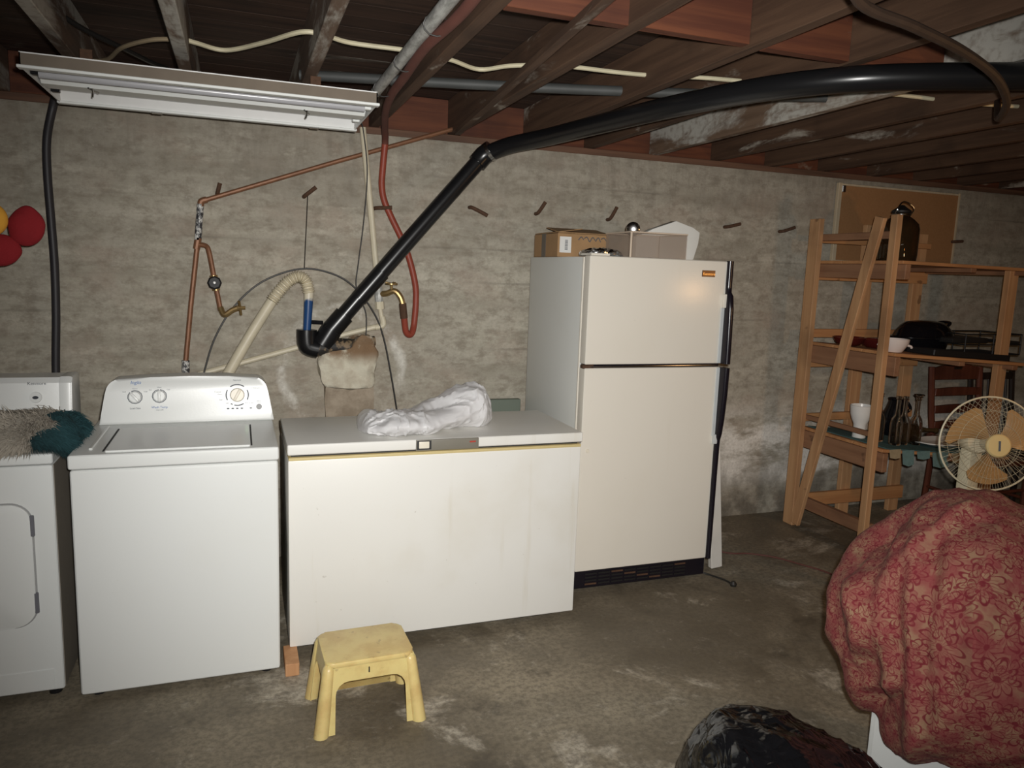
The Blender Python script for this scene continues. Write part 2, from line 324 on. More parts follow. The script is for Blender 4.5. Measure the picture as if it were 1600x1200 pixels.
# ------------------------------------------------------------------ mesh helpers (everything in world coordinates)
class B:
    def __init__(s): s.bm = bmesh.new()
    def box(s, x0, x1, y0, y1, z0, z1, bev=0, seg=2, M=None):
        bm = bmesh.new(); bmesh.ops.create_cube(bm, size=1)
        for v in bm.verts: v.co = Vector(((x0+x1)/2+v.co.x*(x1-x0), (y0+y1)/2+v.co.y*(y1-y0), (z0+z1)/2+v.co.z*(z1-z0)))
        if bev: bmesh.ops.bevel(bm, geom=bm.edges[:], offset=bev, segments=seg, profile=.6, affect='EDGES', clamp_overlap=True)
        if M is not None: bm.transform(M)
        return s.join(bm)
    def beam(s, p0, p1, wid, thk, side=Vector((0, 0, 1)), bev=.002):
        """bar from p0 to p1; wid across 'side', thk across the other way"""
        p0 = Vector(p0); p1 = Vector(p1); d = (p1-p0); L = d.length; d.normalize()
        a = Vector(side); a = (a-d*a.dot(d)).normalized(); b = d.cross(a)
        M = Matrix(((d.x, a.x, b.x, (p0.x+p1.x)/2), (d.y, a.y, b.y, (p0.y+p1.y)/2), (d.z, a.z, b.z, (p0.z+p1.z)/2), (0, 0, 0, 1)))
        return s.box(-L/2, L/2, -wid/2, wid/2, -thk/2, thk/2, bev, 1, M)
    def join(s, bm):
        me = bpy.data.meshes.new('tmp'); bm.to_mesh(me); bm.free(); s.bm.from_mesh(me); bpy.data.meshes.remove(me); return s
    def tube(s, pts, r, n=10, smooth=True, closed=False, per=6):
        pts = [Vector(p) for p in pts]
        if smooth and len(pts) > 2: pts = spline(pts, per, closed)
        m = len(pts); rings = []; prev = None
        for i, p in enumerate(pts):
            if closed: t = (pts[(i+1) % m]-pts[i-1])
            else: t = pts[min(i+1, m-1)]-pts[max(i-1, 0)]
            t = t.normalized()
            if prev is None:
                a = Vector((0, 0, 1)) if abs(t.z) < .9 else Vector((1, 0, 0))
                a = (a-t*a.dot(t)).normalized()
            else:
                a = (prev-t*prev.dot(t)); a = a.normalized() if a.length > 1e-6 else t.orthogonal().normalized()
            prev = a; b = t.cross(a)
            rad = r(i/(m-1)) if callable(r) else r
            rings.append([s.bm.verts.new(p+(a*math.cos(2*PI*k/n)+b*math.sin(2*PI*k/n))*rad) for k in range(n)])
        R = range(m if closed else m-1)
        for i in R:
            A, Bq = rings[i], rings[(i+1) % m]
            for k in range(n): s.bm.faces.new((A[k], A[(k+1) % n], Bq[(k+1) % n], Bq[k]))
        if not closed:
            s.bm.faces.new(rings[0][::-1]); s.bm.faces.new(rings[-1])
        return s
    def lathe(s, prof, c=(0, 0, 0), n=28, axis=None, sx=1, sy=1, M=None):
        """prof = [(radius, height)...] about +Z at c, or along 'axis'"""
        bm = bmesh.new(); rings = []
        for r, h in prof:
            if r < 1e-5: rings.append([bm.verts.new((0, 0, h))])
            else: rings.append([bm.verts.new((r*sx*math.cos(2*PI*k/n), r*sy*math.sin(2*PI*k/n), h)) for k in range(n)])
        for A, C in zip(rings, rings[1:]):
            for k in range(n):
                k2 = (k+1) % n
                if len(A) == 1 and len(C) == 1: continue
                if len(A) == 1: bm.faces.new((A[0], C[k2], C[k]))
                elif len(C) == 1: bm.faces.new((A[k], A[k2], C[0]))
                else: bm.faces.new((A[k], A[k2], C[k2], C[k]))
        for q, rev in ((rings[0], True), (rings[-1], False)):
            if len(q) > 1: bm.faces.new(q[::-1] if rev else q)
        T = Matrix.Translation(Vector(c))
        if axis is not None: T = T @ Vector((0, 0, 1)).rotation_difference(Vector(axis)).to_matrix().to_4x4()
        if M is not None: T = T @ M
        bm.transform(T)
        return s.join(bm)
    def prism(s, outline, thick, M, bev=0, seg=2):
        """outline [(u,v)] in the local XY plane, extruded by thick along local Z, then placed by M"""
        bm = bmesh.new()
        lo = [bm.verts.new((u, v, 0)) for u, v in outline]; hi = [bm.verts.new((u, v, thick)) for u, v in outline]
        bm.faces.new(lo[::-1]); bm.faces.new(hi); n = len(outline)
        for i in range(n): bm.faces.new((lo[i], lo[(i+1) % n], hi[(i+1) % n], hi[i]))
        if bev:
            bmesh.ops.bevel(bm, geom=[e for e in bm.edges if len(e.link_faces) == 2 and any(len(f.verts) > 4 for f in e.link_faces)], offset=bev, segments=seg, profile=.6, affect='EDGES', clamp_overlap=True)
        bm.transform(M)
        return s.join(bm)
    def ell(s, c, r, sub=3, M=None):
        bm = bmesh.new(); bmesh.ops.create_icosphere(bm, subdivisions=sub, radius=1)
        bm.transform(Matrix.Diagonal((*r, 1)))
        if M is not None: bm.transform(M)
        bm.transform(Matrix.Translation(Vector(c)))
        return s.join(bm)

def spline(p, per=6, closed=False):
    out = []; n = len(p)
    for i in range(n if closed else n-1):
        if closed: a, b, c, d = p[i-1], p[i], p[(i+1) % n], p[(i+2) % n]
        else: a, b, c, d = p[max(i-1, 0)], p[i], p[i+1], p[min(i+2, n-1)]
        for k in range(per):
            t = k/per
            out.append(.5*((2*b)+(c-a)*t+(2*a-5*b+4*c-d)*t*t+(3*b-a-3*c+d)*t**3))
    if not closed: out.append(p[-1])
    return out

ORG = {}
def obj(name, b, mat, parent=None, ang=35, kind=None, origin=None):
    me = bpy.data.meshes.new(name)
    if isinstance(b, B):
        bmesh.ops.recalc_face_normals(b.bm, faces=b.bm.faces); b.bm.to_mesh(me); b.bm.free()
    else: me = b; me.name = name
    xs = [v.co for v in me.vertices]
    if origin is None:
        lo = Vector((min(v[i] for v in xs) for i in range(3))); hi = Vector((max(v[i] for v in xs) for i in range(3)))
        origin = (lo+hi)/2
        if parent is None: origin.z = lo.z
    origin = Vector(origin)
    me.transform(Matrix.Translation(-origin))
    if ang:
        for p in me.polygons: p.use_smooth = True
        me.set_sharp_from_angle(angle=math.radians(ang))
    me.materials.append(MT[mat] if isinstance(mat, str) else mat)
    o = bpy.data.objects.new(name, me); S.collection.objects.link(o)
    po = Vector((0, 0, 0))
    if parent is not None:
        o.parent = parent; po = ORG[parent.name]
    o.location = origin-po; ORG[o.name] = origin
    if kind: o['kind'] = kind
    return o
def tag(o, label, cat=None, group=None, kind=None):
    o['label'] = label
    if cat: o['category'] = cat
    if group: o['group'] = group
    if kind: o['kind'] = kind
    return o
def thing(name, loc, label, cat, group=None):
    o = bpy.data.objects.new(name, None); S.collection.objects.link(o); o.location = loc; o.empty_display_size = .1
    ORG[o.name] = Vector(loc)
    return tag(o, label, cat, group)
def dup(root, shift, label=None):
    """a copy of a thing with copies of its parts and sub-parts"""
    def rec(o, par):
        c = o.copy(); S.collection.objects.link(c); c.parent = par
        ORG[c.name] = ORG[o.name]+Vector(shift)
        for ch in [q for q in S.collection.objects if q.parent == o]: rec(ch, c)
        return c
    c = rec(root, None); c.location = Vector(root.location)+Vector(shift)
    if label: c['label'] = label
    return c
def text(name, s, size, M, mat, parent, ext=.0006, al='CENTER', shear=0.):
    cu = bpy.data.curves.new('t', 'FONT'); cu.body = s; cu.size = size; cu.extrude = ext; cu.align_x = al; cu.align_y = 'CENTER'; cu.shear = shear
    cu.resolution_u = 3
    t = bpy.data.objects.new('t', cu); S.collection.objects.link(t)
    dg = bpy.context.evaluated_depsgraph_get(); me = bpy.data.meshes.new_from_object(t.evaluated_get(dg))
    bpy.data.objects.remove(t); bpy.data.curves.remove(cu)
    me.transform(M)
    return obj(name, me, mat, parent, ang=None)
def rr(w, h, r, n=6, cx=0, cy=0):
    o = []
    for sx, sy, a0 in ((1, 1, 0), (-1, 1, 90), (-1, -1, 180), (1, -1, 270)):
        for k in range(n+1):
            a = math.radians(a0+90*k/n); o.append((cx+sx*(w/2-r)+r*math.cos(a), cy+sy*(h/2-r)+r*math.sin(a)))
    return o
def face_front(x, y, z, tilt=0):
    """local X -> world X, local Y -> world Z, local Z -> towards -Y (out of a front panel)"""
    return Matrix.Translation((x, y, z)) @ Matrix.Rotation(tilt, 4, 'X') @ Matrix(((1, 0, 0, 0), (0, 0, -1, 0), (0, 1, 0, 0), (0, 0, 0, 1)))
def fbm(p, o=4, s=1.):
    v = 0; a = 1; 
    for i in range(o): v += a*mn.noise(Vector(p)*s); a *= .5; s *= 2.1
    return v
def ridge(p, s=1.): return 1-abs(mn.noise(Vector(p)*s))*2

# ------------------------------------------------------------------ the setting
XL, XR, YF, YB, ZC = -2.3, 7.2, -2.4, 4.146, 2.30
f = obj('floor', B().box(XL, XR, YF, YB+.1, -.12, 0), 'floor', ang=None, origin=(0, 0, 0)); f['kind'] = 'structure'; f['label'] = 'stained grey brown concrete basement floor with pale worn patches'
b = B(); k = 0; z = 0
while z < 2.29:
    z1 = min(z+.191, 2.295); dy = random.uniform(-.0015, .0015)
    b.box(XL, XR, YB+dy, YB+.22, z, z1); z = z1
wb = obj('wall_back', b, 'wall', ang=None, origin=(0, 0, 0)); wb['kind'] = 'structure'; wb['label'] = 'grey board-formed concrete wall with horizontal board marks'
for nm, bx in (('wall_left', (XL-.2, XL, YF, YB+.2, 0, 2.6)), ('wall_right', (XR, XR+.2, YF, YB+.2, 0, 2.6)), ('wall_front', (XL, XR, YF-.2, YF, 0, 2.6))):
    o = obj(nm, B().box(*bx), 'wall', ang=None, origin=(0, 0, 0)); o['kind'] = 'structure'; o['label'] = 'grey concrete basement wall outside the picture'
# form-tie irons left sticking out of the wall
ties = [(-.085, 1.955, .055, 75), (.355, 1.97, .075, 40), (.735, 1.912, .085, 4), (1.268, 1.925, .10, -25), (1.640, 1.967, .075, 60), (2.10, 1.963, .08, 65), (2.955, 1.938, .085, 15), (3.38, 1.935, .085, 20), (4.87, 1.925, .075, 5)]
for x, z, L, a in ties:
    a = math.radians(a); dx, dz = math.cos(a)*L/2, math.sin(a)*L/2
    b = B().tube([(x-dx, YB+.01, z-dz), (x-dx*.9, YB-.035, z-dz*.9), (x, YB-.05, z), (x+dx, YB-.055, z+dz)], .0105, 8)
    o = obj('form_tie', b, 'rust', wb)
    o['label'] = 'rusty bent form tie'

# ceiling: subfloor, joists, blocking
ceil = obj('ceiling', B().box(XL, XR, YF, YB+.2, 2.545, 2.60), 'plank', ang=None); ceil['kind'] = 'structure'; ceil['label'] = 'open dark timber basement ceiling of joists under subfloor planks'
y = .6; 
while y < 4.34:
    wd = random.uniform(.135, .15)
    obj('subfloor_plank', B().box(XL, XR, y, y+wd-.0025, 2.522+random.uniform(0, .0008), 2.545), 'plank', ceil, ang=None); y += wd
JX = [-1.84, -1.42, -1.0, -.58, -.18, .283, .695, 1.13, 1.575, 1.96, 2.40, 2.84, 3.25, 3.68, 4.10, 4.52, 4.94, 5.36, 5.78, 6.2, 6.62]
JM = {-.58: 'joist_grey', -1.0: 'joist_grey', -.18: 'joist_white', .283: 'joist_grey', 2.40: 'joist_white'}
for x in JX:
    t = .024 if x not in (1.13,) else .028
    b = B().box(x-t, x+t, YF, 4.30, 2.332+random.uniform(-.004, .004), 2.522, .003, 1)
    o = obj('joist', b, JM.get(x, 'joist_brown'), ceil, ang=None)
    if JM.get(x) == 'joist_white': o['label'] = 'joist with patchy whitewash'
for i in range(len(JX)-1):
    x0, x1 = JX[i]+.026, JX[i+1]-.026
    obj('rim_block', B().box(x0, x1, 4.20, 4.24, 2.335, 2.52, .002, 1), 'blocking', ceil, ang=None)
    if .6 < x0 < 2.4:
        yb = 2.12+.02*(i % 2)
        obj('blocking', B().box(x0, x1, yb, yb+.042, 2.335+.01*(i % 2), 2.52, .002, 1), 'blocking', ceil, ang=None)
o = obj('trim_1', B().box(XL, XR, 4.165, 4.36, 2.295, 2.333, .003, 1), 'sill', ang=None); o['kind'] = 'structure'; o['label'] = 'timber sill plate along the wall top'
o = obj('ceiling_batten', B().beam((.905, 1.75, 2.318), (1.105, 4.0, 2.318), .032, .026, (1, 0, 0)), 'joist_brown'); tag(o, 'thin brown batten nailed slantwise under the joists', 'batten')

# ------------------------------------------------------------------ pipes, hoses and cables
# big black drain pipe
pp = thing('drain_pipe', (.45, 4.0, 1.2), 'thick black plastic drain pipe sweeping up from the wall cleanout to the ceiling', 'pipe')
obj('lower_pipe', B().tube([(.433, 4.02, 1.243), (.83, 3.995, 1.72), (1.243, 3.97, 2.207)], .043, 20, per=10), 'abs', pp)
obj('upper_pipe', B().tube([(1.243, 3.97, 2.207), (1.345, 3.86, 2.252), (1.47, 3.62, 2.272), (1.57, 3.15, 2.277), (1.67, 2.72, 2.280), (1.79, 2.38, 2.282), (1.93, 2.16, 2.282), (2.10, 2.02, 2.282), (2.38, 1.86, 2.282), (2.9, 1.58, 2.28)], .0435, 20, per=8), 'abs', pp)
d = Vector((.81, -.05, .964)).normalized()
c0 = Vector((1.243, 3.97, 2.207))
obj('coupling', B().tube([c0-d*.055, c0, c0+Vector((.035, -.03, .03))], .052, 20, False), 'abs', pp)
p0 = Vector((.433, 4.02, 1.243))
obj('coupling', B().tube([p0+d*.02, p0+d*.135], .053, 20, False), 'abs', pp)
obj('socket', B().tube([p0-d*.045-Vector((0, 0, .02)), p0+d*.03], .056, 20, False), 'abs', pp)
obj('pipe_clamp', B().tube([c0+Vector((.022, -.02, .017)), c0+Vector((.034, -.03, .026))], .0545, 20, False), 'chrome', pp)['label'] = 'metal hose clamp'
obj('collar', B().tube([p0+d*.245, p0+d*.43], .0455, 20, False), 'abs', pp)
# cleanout tee on the wall
ct = thing('sewer_cleanout', (.5, 4.1, 1.0), 'rust stained white mortar block with black iron tee and elbow on the wall', 'drain')
bm = bmesh.new(); bmesh.ops.create_cube(bm, size=1); bmesh.ops.subdivide_edges(bm, edges=bm.edges[:], cuts=17, use_grid_fill=True)
for v in bm.verts:
    q = v.co.copy(); hi_ = min(1, max(0, (q.x+.02)/.22)); edge = 1-.16*abs(q.z*2)**3
    v.co = Vector((.545+q.x*.285*edge, 4.075+q.y*.19*(1-.25*abs(q.x*2)**3)-.02*hi_*(q.z+.5), 1.062+q.z*.205*(1-.14*abs(q.x*2)**3)+.075*hi_*(q.z+.5)))
    v.co += Vector((mn.noise(v.co*9), .6*mn.noise(v.co*9+Vector((5, 0, 0))), mn.noise(v.co*9+Vector((0, 7, 0)))))*.026+Vector((mn.noise(v.co*26+Vector((3, 0, 0))), mn.noise(v.co*24), mn.noise(v.co*26)))*.010
b = B().join(bm); obj('mortar_block', b, 'mortar', ct, ang=60)
bm = bmesh.new(); bmesh.ops.create_cube(bm, size=1); bmesh.ops.subdivide_edges(bm, edges=bm.edges[:], cuts=7, use_grid_fill=True)
for v in bm.verts:
    q = v.co.copy(); v.co = Vector((.555+q.x*.25, 4.125+q.y*.10, .66+q.z*.60))
    v.co += Vector((mn.noise(v.co*7), mn.noise(v.co*7+Vector((5, 0, 0))), 0))*.014
obj('concrete_stub', B().join(bm), 'stub', ct, ang=60)
obj('tee', B().tube([(.345, 4.03, 1.165), (.44, 4.03, 1.178), (.60, 4.05, 1.168)], .046, 18, False), 'irontee', ct)
obj('elbow', B().tube([(.328, 4.03, 1.265), (.328, 4.03, 1.22), (.337, 4.03, 1.18), (.385, 4.03, 1.165)], .052, 18, True), 'abs', ct)
obj('plug', B().tube([(.60, 4.05, 1.195), (.685, 4.06, 1.205)], .026, 12, False), 'irontee', ct)
obj('branch_socket', B().tube([(.420, 4.03, 1.185), (.433, 4.02, 1.235)], .050, 18, False), 'irontee', ct)
# washer drain hose
dh = thing('drain_hose', (-.08, 4.05, 1.0), 'cream corrugated drain hose arching from behind the washer into the black elbow', 'hose')
obj('lower_hose', B().tube([(-.10, 3.97, .97), (.04, 4.03, 1.215), (.158, 4.03, 1.41)], .027, 14), 'pvc', dh)
pts = spline([Vector(p) for p in [(.158, 4.03, 1.41), (.20, 4.03, 1.468), (.245, 4.03, 1.515), (.290, 4.03, 1.535), (.325, 4.03, 1.515), (.340, 4.03, 1.455)]], 16)
obj('corrugated_bend', B().tube(pts, lambda t: .029+.005*math.sin(t*PI*2*24), 14, False), 'pvc', dh)
o = obj('standpipe', B().tube([(.340, 4.03, 1.46), (.336, 4.03, 1.37), (.328, 4.03, 1.24)], lambda t: .025-.006*t, 14), 'bluepipe', dh); o['label'] = 'blue stained end of the hose'
obj('valve_stub', B().tube([(.35, 4.03, 1.305), (.405, 4.0, 1.305)], .010, 8, False), 'black', dh)
# copper water pipe with branch valve
cp = thing('copper_pipe', (-.17, 4.09, 1.0), 'tarnished copper water pipe running down the wall behind the washer', 'pipe')
yw = 4.095
obj('sloping_run', B().tube([(1.13, yw+.01, 2.36), (.5, yw, 2.135), (-.155, yw, 1.893)], .0115, 10, False), 'copper', cp)
obj('elbow', B().tube([(-.14, yw, 1.898), (-.165, yw, 1.888), (-.170, yw, 1.865)], .016, 10), 'copper', cp)
obj('taped_section', B().tube([(-.170, yw, 1.875), (-.186, yw, 1.70)], .0165, 10, False), 'wrap', cp)['label'] = 'black and white taped section'
obj('riser', B().tube([(-.186, yw, 1.70), (-.225, yw, 1.39), (-.258, yw, 1.09)], .0125, 10, False), 'copper', cp)
obj('lower_tape', B().tube([(-.257, yw, 1.10), (-.264, yw, .93)], .019, 10, False), 'wrap', cp)
obj('tee', B().tube([(-.184, yw, 1.71), (-.194, yw, 1.655)], .0165, 10, False), 'copper', cp)
obj('branch', B().tube([(-.188, yw, 1.678), (-.15, yw-.01, 1.672), (-.135, yw-.02, 1.64), (-.112, yw-.03, 1.50), (-.095, yw-.03, 1.40), (-.088, yw-.03, 1.355)], .0125, 10), 'copper', cp)
v = obj('valve_body', B().tube([(-.117, yw-.03, 1.53), (-.106, yw-.03, 1.455)], .019, 12, False), 'brass', cp)
obj('valve_wheel', B().lathe([(0, 0), (.028, 0), (.034, .006), (.034, .016), (.026, .022), (.012, .022), (.012, .030), (0, .030)], (-.112, yw-.055, 1.492), 8, (0, -1, .1)), 'darkmetal', v)
obj('valve_cap', B().lathe([(0, 0), (.007, 0), (.006, .004), (0, .005)], (-.112, yw-.085, 1.495), 12, (0, -1, .1)), 'china', v)
obj('spigot', B().tube([(-.088, yw-.03, 1.37), (-.07, yw-.045, 1.335), (-.03, yw-.05, 1.36), (.0, yw-.055, 1.372)], .0145, 10), 'brass', cp)
sp = B().tube([(.0, yw-.085, 1.405), (.004, yw-.055, 1.372), (.008, yw-.03, 1.335)], .007, 8, False); sp.tube([(-.01, yw-.06, 1.372), (.03, yw-.06, 1.372)], .009, 8, False)
obj('spigot_handle', sp, 'brass', cp)
# PVC pipe
pv = thing('pvc_pipe', (.65, 4.08, 1.0), 'cream plastic water pipe dropping from the lamp and running left to the washer', 'pipe')
obj('drop_pipe', B().tube([(.618, 4.08, 2.31), (.665, 4.08, 1.87), (.705, 4.08, 1.48)], .0165, 10, False), 'pvc', pv)
obj('coupling', B().tube([(.703, 4.08, 1.50), (.713, 4.08, 1.40)], .022, 10, False), 'galv', pv)
obj('coupling', B().tube([(.713, 4.08, 1.415), (.716, 4.08, 1.375)], .025, 8, False), 'pvc', pv)
obj('tail_pipe', B().tube([(.716, 4.08, 1.38), (.729, 4.08, 1.31)], .0125, 10, False), 'pvc', pv)
obj('elbow', B().tube([(.727, 4.08, 1.335), (.735, 4.08, 1.297), (.725, 4.08, 1.283), (.69, 4.08, 1.275)], .0165, 10), 'pvc', pv)
obj('low_run', B().tube([(.72, 4.082, 1.285), (.55, 4.10, 1.24), (.20, 4.10, 1.14), (-.20, 4.08, 1.03)], .0145, 10, False), 'pvc', pv)
# red hose and its faucet
fc = thing('brass_faucet', (.76, 4.06, 1.47), 'old brass hose faucet on the cream pipe beside the red hose', 'faucet')
obj('body', B().tube([(.708, 4.08, 1.455), (.745, 4.055, 1.46), (.785, 4.035, 1.475), (.815, 4.025, 1.445), (.830, 4.022, 1.40)], .0155, 10), 'brass', fc)
obj('stem', B().tube([(.772, 4.04, 1.465), (.768, 4.035, 1.505)], .008, 8, False), 'brass', fc)
b = B()
for a in range(6): b.tube([(.768, 4.035, 1.512), (.768+.032*math.cos(a*PI/3), 4.035+.032*math.sin(a*PI/3), 1.512+.006*(a % 2))], .006, 6, False)
b.tube([(.768+.030*math.cos(a*PI/6), 4.035+.030*math.sin(a*PI/6), 1.512) for a in range(12)], .005, 6, False, True)
obj('handle', b, 'brass', fc)
rh = thing('red_hose', (.73, 4.05, 1.3), 'red rubber hose hanging from the ceiling in a loop to the brass faucet', 'hose')
obj('upper_hose', B().tube([(.575, 1.6, 2.305), (.59, 2.1, 2.298), (.575, 2.5, 2.30), (.59, 2.9, 2.297), (.60, 3.2, 2.295), (.64, 3.55, 2.295), (.70, 3.9, 2.29), (.728, 4.04, 2.27), (.735, 4.08, 2.24)], .0172, 12, per=7), 'dustyhose', rh)['label'] = 'dusty brown upper run of the hose'
obj('hose', B().tube([(.735, 4.08, 2.24), (.728, 4.10, 2.12), (.724, 4.105, 2.03), (.738, 4.105, 1.95), (.778, 4.105, 1.863), (.860, 4.105, 1.698), (.909, 4.10, 1.527), (.917, 4.10, 1.42), (.907, 4.09, 1.30), (.892, 4.07, 1.25), (.872, 4.06, 1.238), (.852, 4.05, 1.262), (.838, 4.03, 1.34)], .0175, 12, per=7), 'redhose', rh)
obj('hose_end', B().tube([(.828, 4.025, 1.41), (.838, 4.03, 1.33)], .020, 10, False), 'rust', rh)['label'] = 'rusty metal hose end'
# galvanised conduit under the joists with wire ties
gc = thing('steel_conduit', (.556, 2.4, 2.3), 'pale galvanised conduit running under the joists next to the red hose', 'conduit')
obj('pipe', B().tube([(.545, YF+.02, 2.322), (.553, 3.30, 2.322)], .021, 14, False), 'galv', gc)
for yy in (3.18, 2.75, 2.3): obj('wire_tie', B().tube([(.565+.042*math.cos(a*PI/6), yy+.006*math.sin(a), 2.312+.030*math.sin(a*PI/6)) for a in range(12)], .0022, 6, False, True), 'wire', gc)
# grey conduit through the joists
o = obj('grey_conduit', B().tube([(.255, 3.41, 2.38), (.488, 3.344, 2.38), (1.0, 3.19, 2.377), (1.527, 3.034, 2.38), (2.0, 2.85, 2.378), (2.36, 2.70, 2.378)], .021, 12), 'greyconduit'); tag(o, 'dusty grey conduit threaded through the joists above the lamp', 'conduit')
# black hose on the left
o = obj('grey_hose', B().tube([(-.70, 3.9, 2.42), (-.74, 4.03, 2.37), (-.784, 4.10, 2.277), (-.816, 4.10, 2.13), (-.822, 4.10, 1.97), (-.817, 4.10, 1.755), (-.813, 4.10, 1.55), (-.818, 4.10, 1.32), (-.832, 4.10, 1.03), (-.84, 4.09, .5)], .0185, 12), 'greyhose'); tag(o, 'dark grey hose hanging down the wall behind the dryer', 'hose')
# house cable stapled through the joists
hc = thing('house_cable', (.5, 2.9, 2.36), 'yellowed flat electric cable looping through the joists across the ceiling', 'cable')
obj('dusty_cable', B().tube([(-.78, 3.84, 2.42), (-.66, 3.72, 2.41), (-.50, 3.60, 2.39), (-.40, 3.35, 2.39), (-.28, 3.20, 2.395), (-.18, 3.17, 2.40)], .008, 8), 'dirtycable', hc)['label'] = 'dust covered stretch of cable'
obj('cable', B().tube([(-.18, 3.15, 2.40), (-.13, 3.17, 2.395), (-.03, 3.20, 2.39), (.10, 3.05, 2.395), (.22, 2.87, 2.40), (.30, 2.87, 2.40), (.40, 2.92, 2.40), (.60, 2.92, 2.40), (.70, 2.95, 2.40), (.79, 2.97, 2.40), (.92, 3.03, 2.395), (1.02, 2.94, 2.40), (1.15, 2.86, 2.40), (1.25, 2.84, 2.40), (1.45, 2.83, 2.40), (1.62, 2.80, 2.40), (1.80, 2.74, 2.40), (2.2, 2.68, 2.40), (2.66, 2.60, 2.40), (3.0, 2.54, 2.39), (3.5, 2.45, 2.40)], .0085, 8), 'cable', hc)
o = obj('black_cable', B().tube([(-.62, 3.1, 2.45), (-.517, 3.271, 2.42), (-.43, 3.40, 2.41), (-.33, 3.62, 2.41), (-.28, 3.8, 2.43)], .010, 8), 'wire'); tag(o, 'black cable dangling between the left joists above the lamp', 'cable', )
o = obj('rusty_pipe', B().tube([(1.15, 1.30, 2.27), (1.29, 1.405, 2.215), (1.50, 1.45, 2.203), (1.74, 1.525, 2.200), (2.0, 1.64, 2.20), (2.22, 1.77, 2.20), (2.40, 1.90, 2.20), (2.62, 2.10, 2.215), (2.83, 2.28, 2.33)], .0125, 10), 'rustpipe'); tag(o, 'rusty brown iron pipe crossing in front of the big black drain pipe', 'pipe')
# thin wires on the wall
o = obj('wire_hoop', B().tube([(-.19, 4.068, .98)]+[(x, 4.068, z) for x, z in ((-.175, 1.032), (-.12, 1.21), (-.026, 1.373), (.114, 1.505), (.303, 1.576), (.465, 1.555), (.581, 1.485), (.684, 1.35), (.737, 1.213), (.781, 1.0), (.812, .82))], .0045, 6), 'wire'); tag(o, 'thin black cable arched like a hoop over the cleanout', 'cable')
o = obj('hanging_wire', B().tube([(.34, 4.08, 1.945), (.335, 4.05, 1.88), (.325, 4.04, 1.70), (.318, 4.03, 1.58)], .0024, 6), 'wire'); tag(o, 'fine wire from a rusty iron down to the corrugated hose', 'wire')
o = obj('loose_wire', B().tube([(.605, 4.055, 2.33), (.618, 4.055, 2.288), (.639, 4.055, 2.08), (.621, 4.055, 1.82), (.596, 4.055, 1.62), (.586, 4.055, 1.485), (.637, 4.055, 1.351), (.635, 4.055, 1.20)], .0032, 6), 'wire'); tag(o, 'thin black wire hanging beside the cream pipe', 'wire')

# ------------------------------------------------------------------ fluorescent lamp under the joists
lt = thing('fluorescent_lamp', (-.1, 3.3, 2.22), 'long white open fluorescent ceiling lamp, unlit, with dusty sides', 'lamp')
lx0, lx1, ly0, ly1, lz0, lz1 = -.665, .510, 3.0, 3.615, 2.210, 2.254
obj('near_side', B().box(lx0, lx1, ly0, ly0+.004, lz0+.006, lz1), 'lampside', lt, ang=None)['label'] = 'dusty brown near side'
obj('far_side', B().prism([(ly1, lz0+.004), (ly1-.022, lz1), (ly1-.026, lz1), (ly1-.006, lz0+.004)], lx1-lx0, Matrix(((0, 0, 1, lx0), (1, 0, 0, 0), (0, 1, 0, 0), (0, 0, 0, 1)))), 'lampinner', lt, ang=None)
obj('top_pan', B().box(lx0, lx1, ly0, ly1-.02, lz1, lz1+.004), 'lampinner', lt, ang=None)
for x in (lx0, lx1-.004): obj('end_plate', B().prism([(ly0, lz0), (ly1, lz0), (ly1-.022, lz1+.002), (ly0, lz1+.002)], .004, Matrix(((0, 0, 1, x), (1, 0, 0, 0), (0, 1, 0, 0), (0, 0, 0, 1)))), 'lampinner', lt, ang=None)
b = B().box(lx0-.008, lx1+.008, ly0-.008, ly0+.028, lz0-.004, lz0+.006, .002, 1); obj('near_rim', b, 'lampmetal', lt)
b = B().box(lx0-.008, lx1+.008, ly1-.026, ly1+.008, lz0-.004, lz0+.006, .002, 1); obj('far_rim', b, 'lampmetal', lt)
obj('ballast_cover', B().prism([(3.235, lz0-.002), (3.315, lz0-.002), (3.35, lz0+.03), (3.35, lz1), (3.20, lz1), (3.20, lz0+.030)], lx1-lx0-.02, Matrix(((0, 0, 1, lx0+.01), (1, 0, 0, 0), (0, 1, 0, 0), (0, 0, 0, 1))), .003, 1), 'lampmetal', lt)
for yy in (3.125, 3.43):
    zz = lz0+.008
    if yy > 3.2:
        for x in (lx0+.005, lx1-.035): obj('lamp_holder', B().box(x, x+.03, yy-.013, yy+.013, zz-.002, lz1-.002, .003, 1), 'black' if x < 0 else 'lampmetal', lt)
        continue
    tb = obj('tube', B().tube([(lx0+.03, yy, zz), (lx1-.03, yy, zz)], .0155, 14, False), 'tube', lt)
    for x in (lx0+.005, lx1-.035): obj('lamp_holder', B().box(x, x+.03, yy-.013, yy+.013, zz-.006, lz1-.002, .003, 1), 'black' if x < 0 else 'lampmetal', tb)
for x in (-.49, .27):
    b = B().tube([(x, 3.235, lz0+.004), (x, 3.25, lz0-.016), (x-.004, 3.26, lz0-.028)], .0035, 6, False); b.tube([(x-.012, 3.225, lz0-.004), (x+.012, 3.285, lz0-.006)], .0035, 6, False); obj('clip', b, 'chrome', lt)
for x in (-.31, .33): obj('rim_latch', B().box(x-.02, x+.02, ly1-.028, ly1+.004, lz0-.008, lz0-.003, .001, 1), 'chrome', lt)
for x in (-.5, .3): obj('hanger', B().box(x-.02, x+.02, 3.2, 3.212, lz1+.004, 2.334), 'rust', lt)

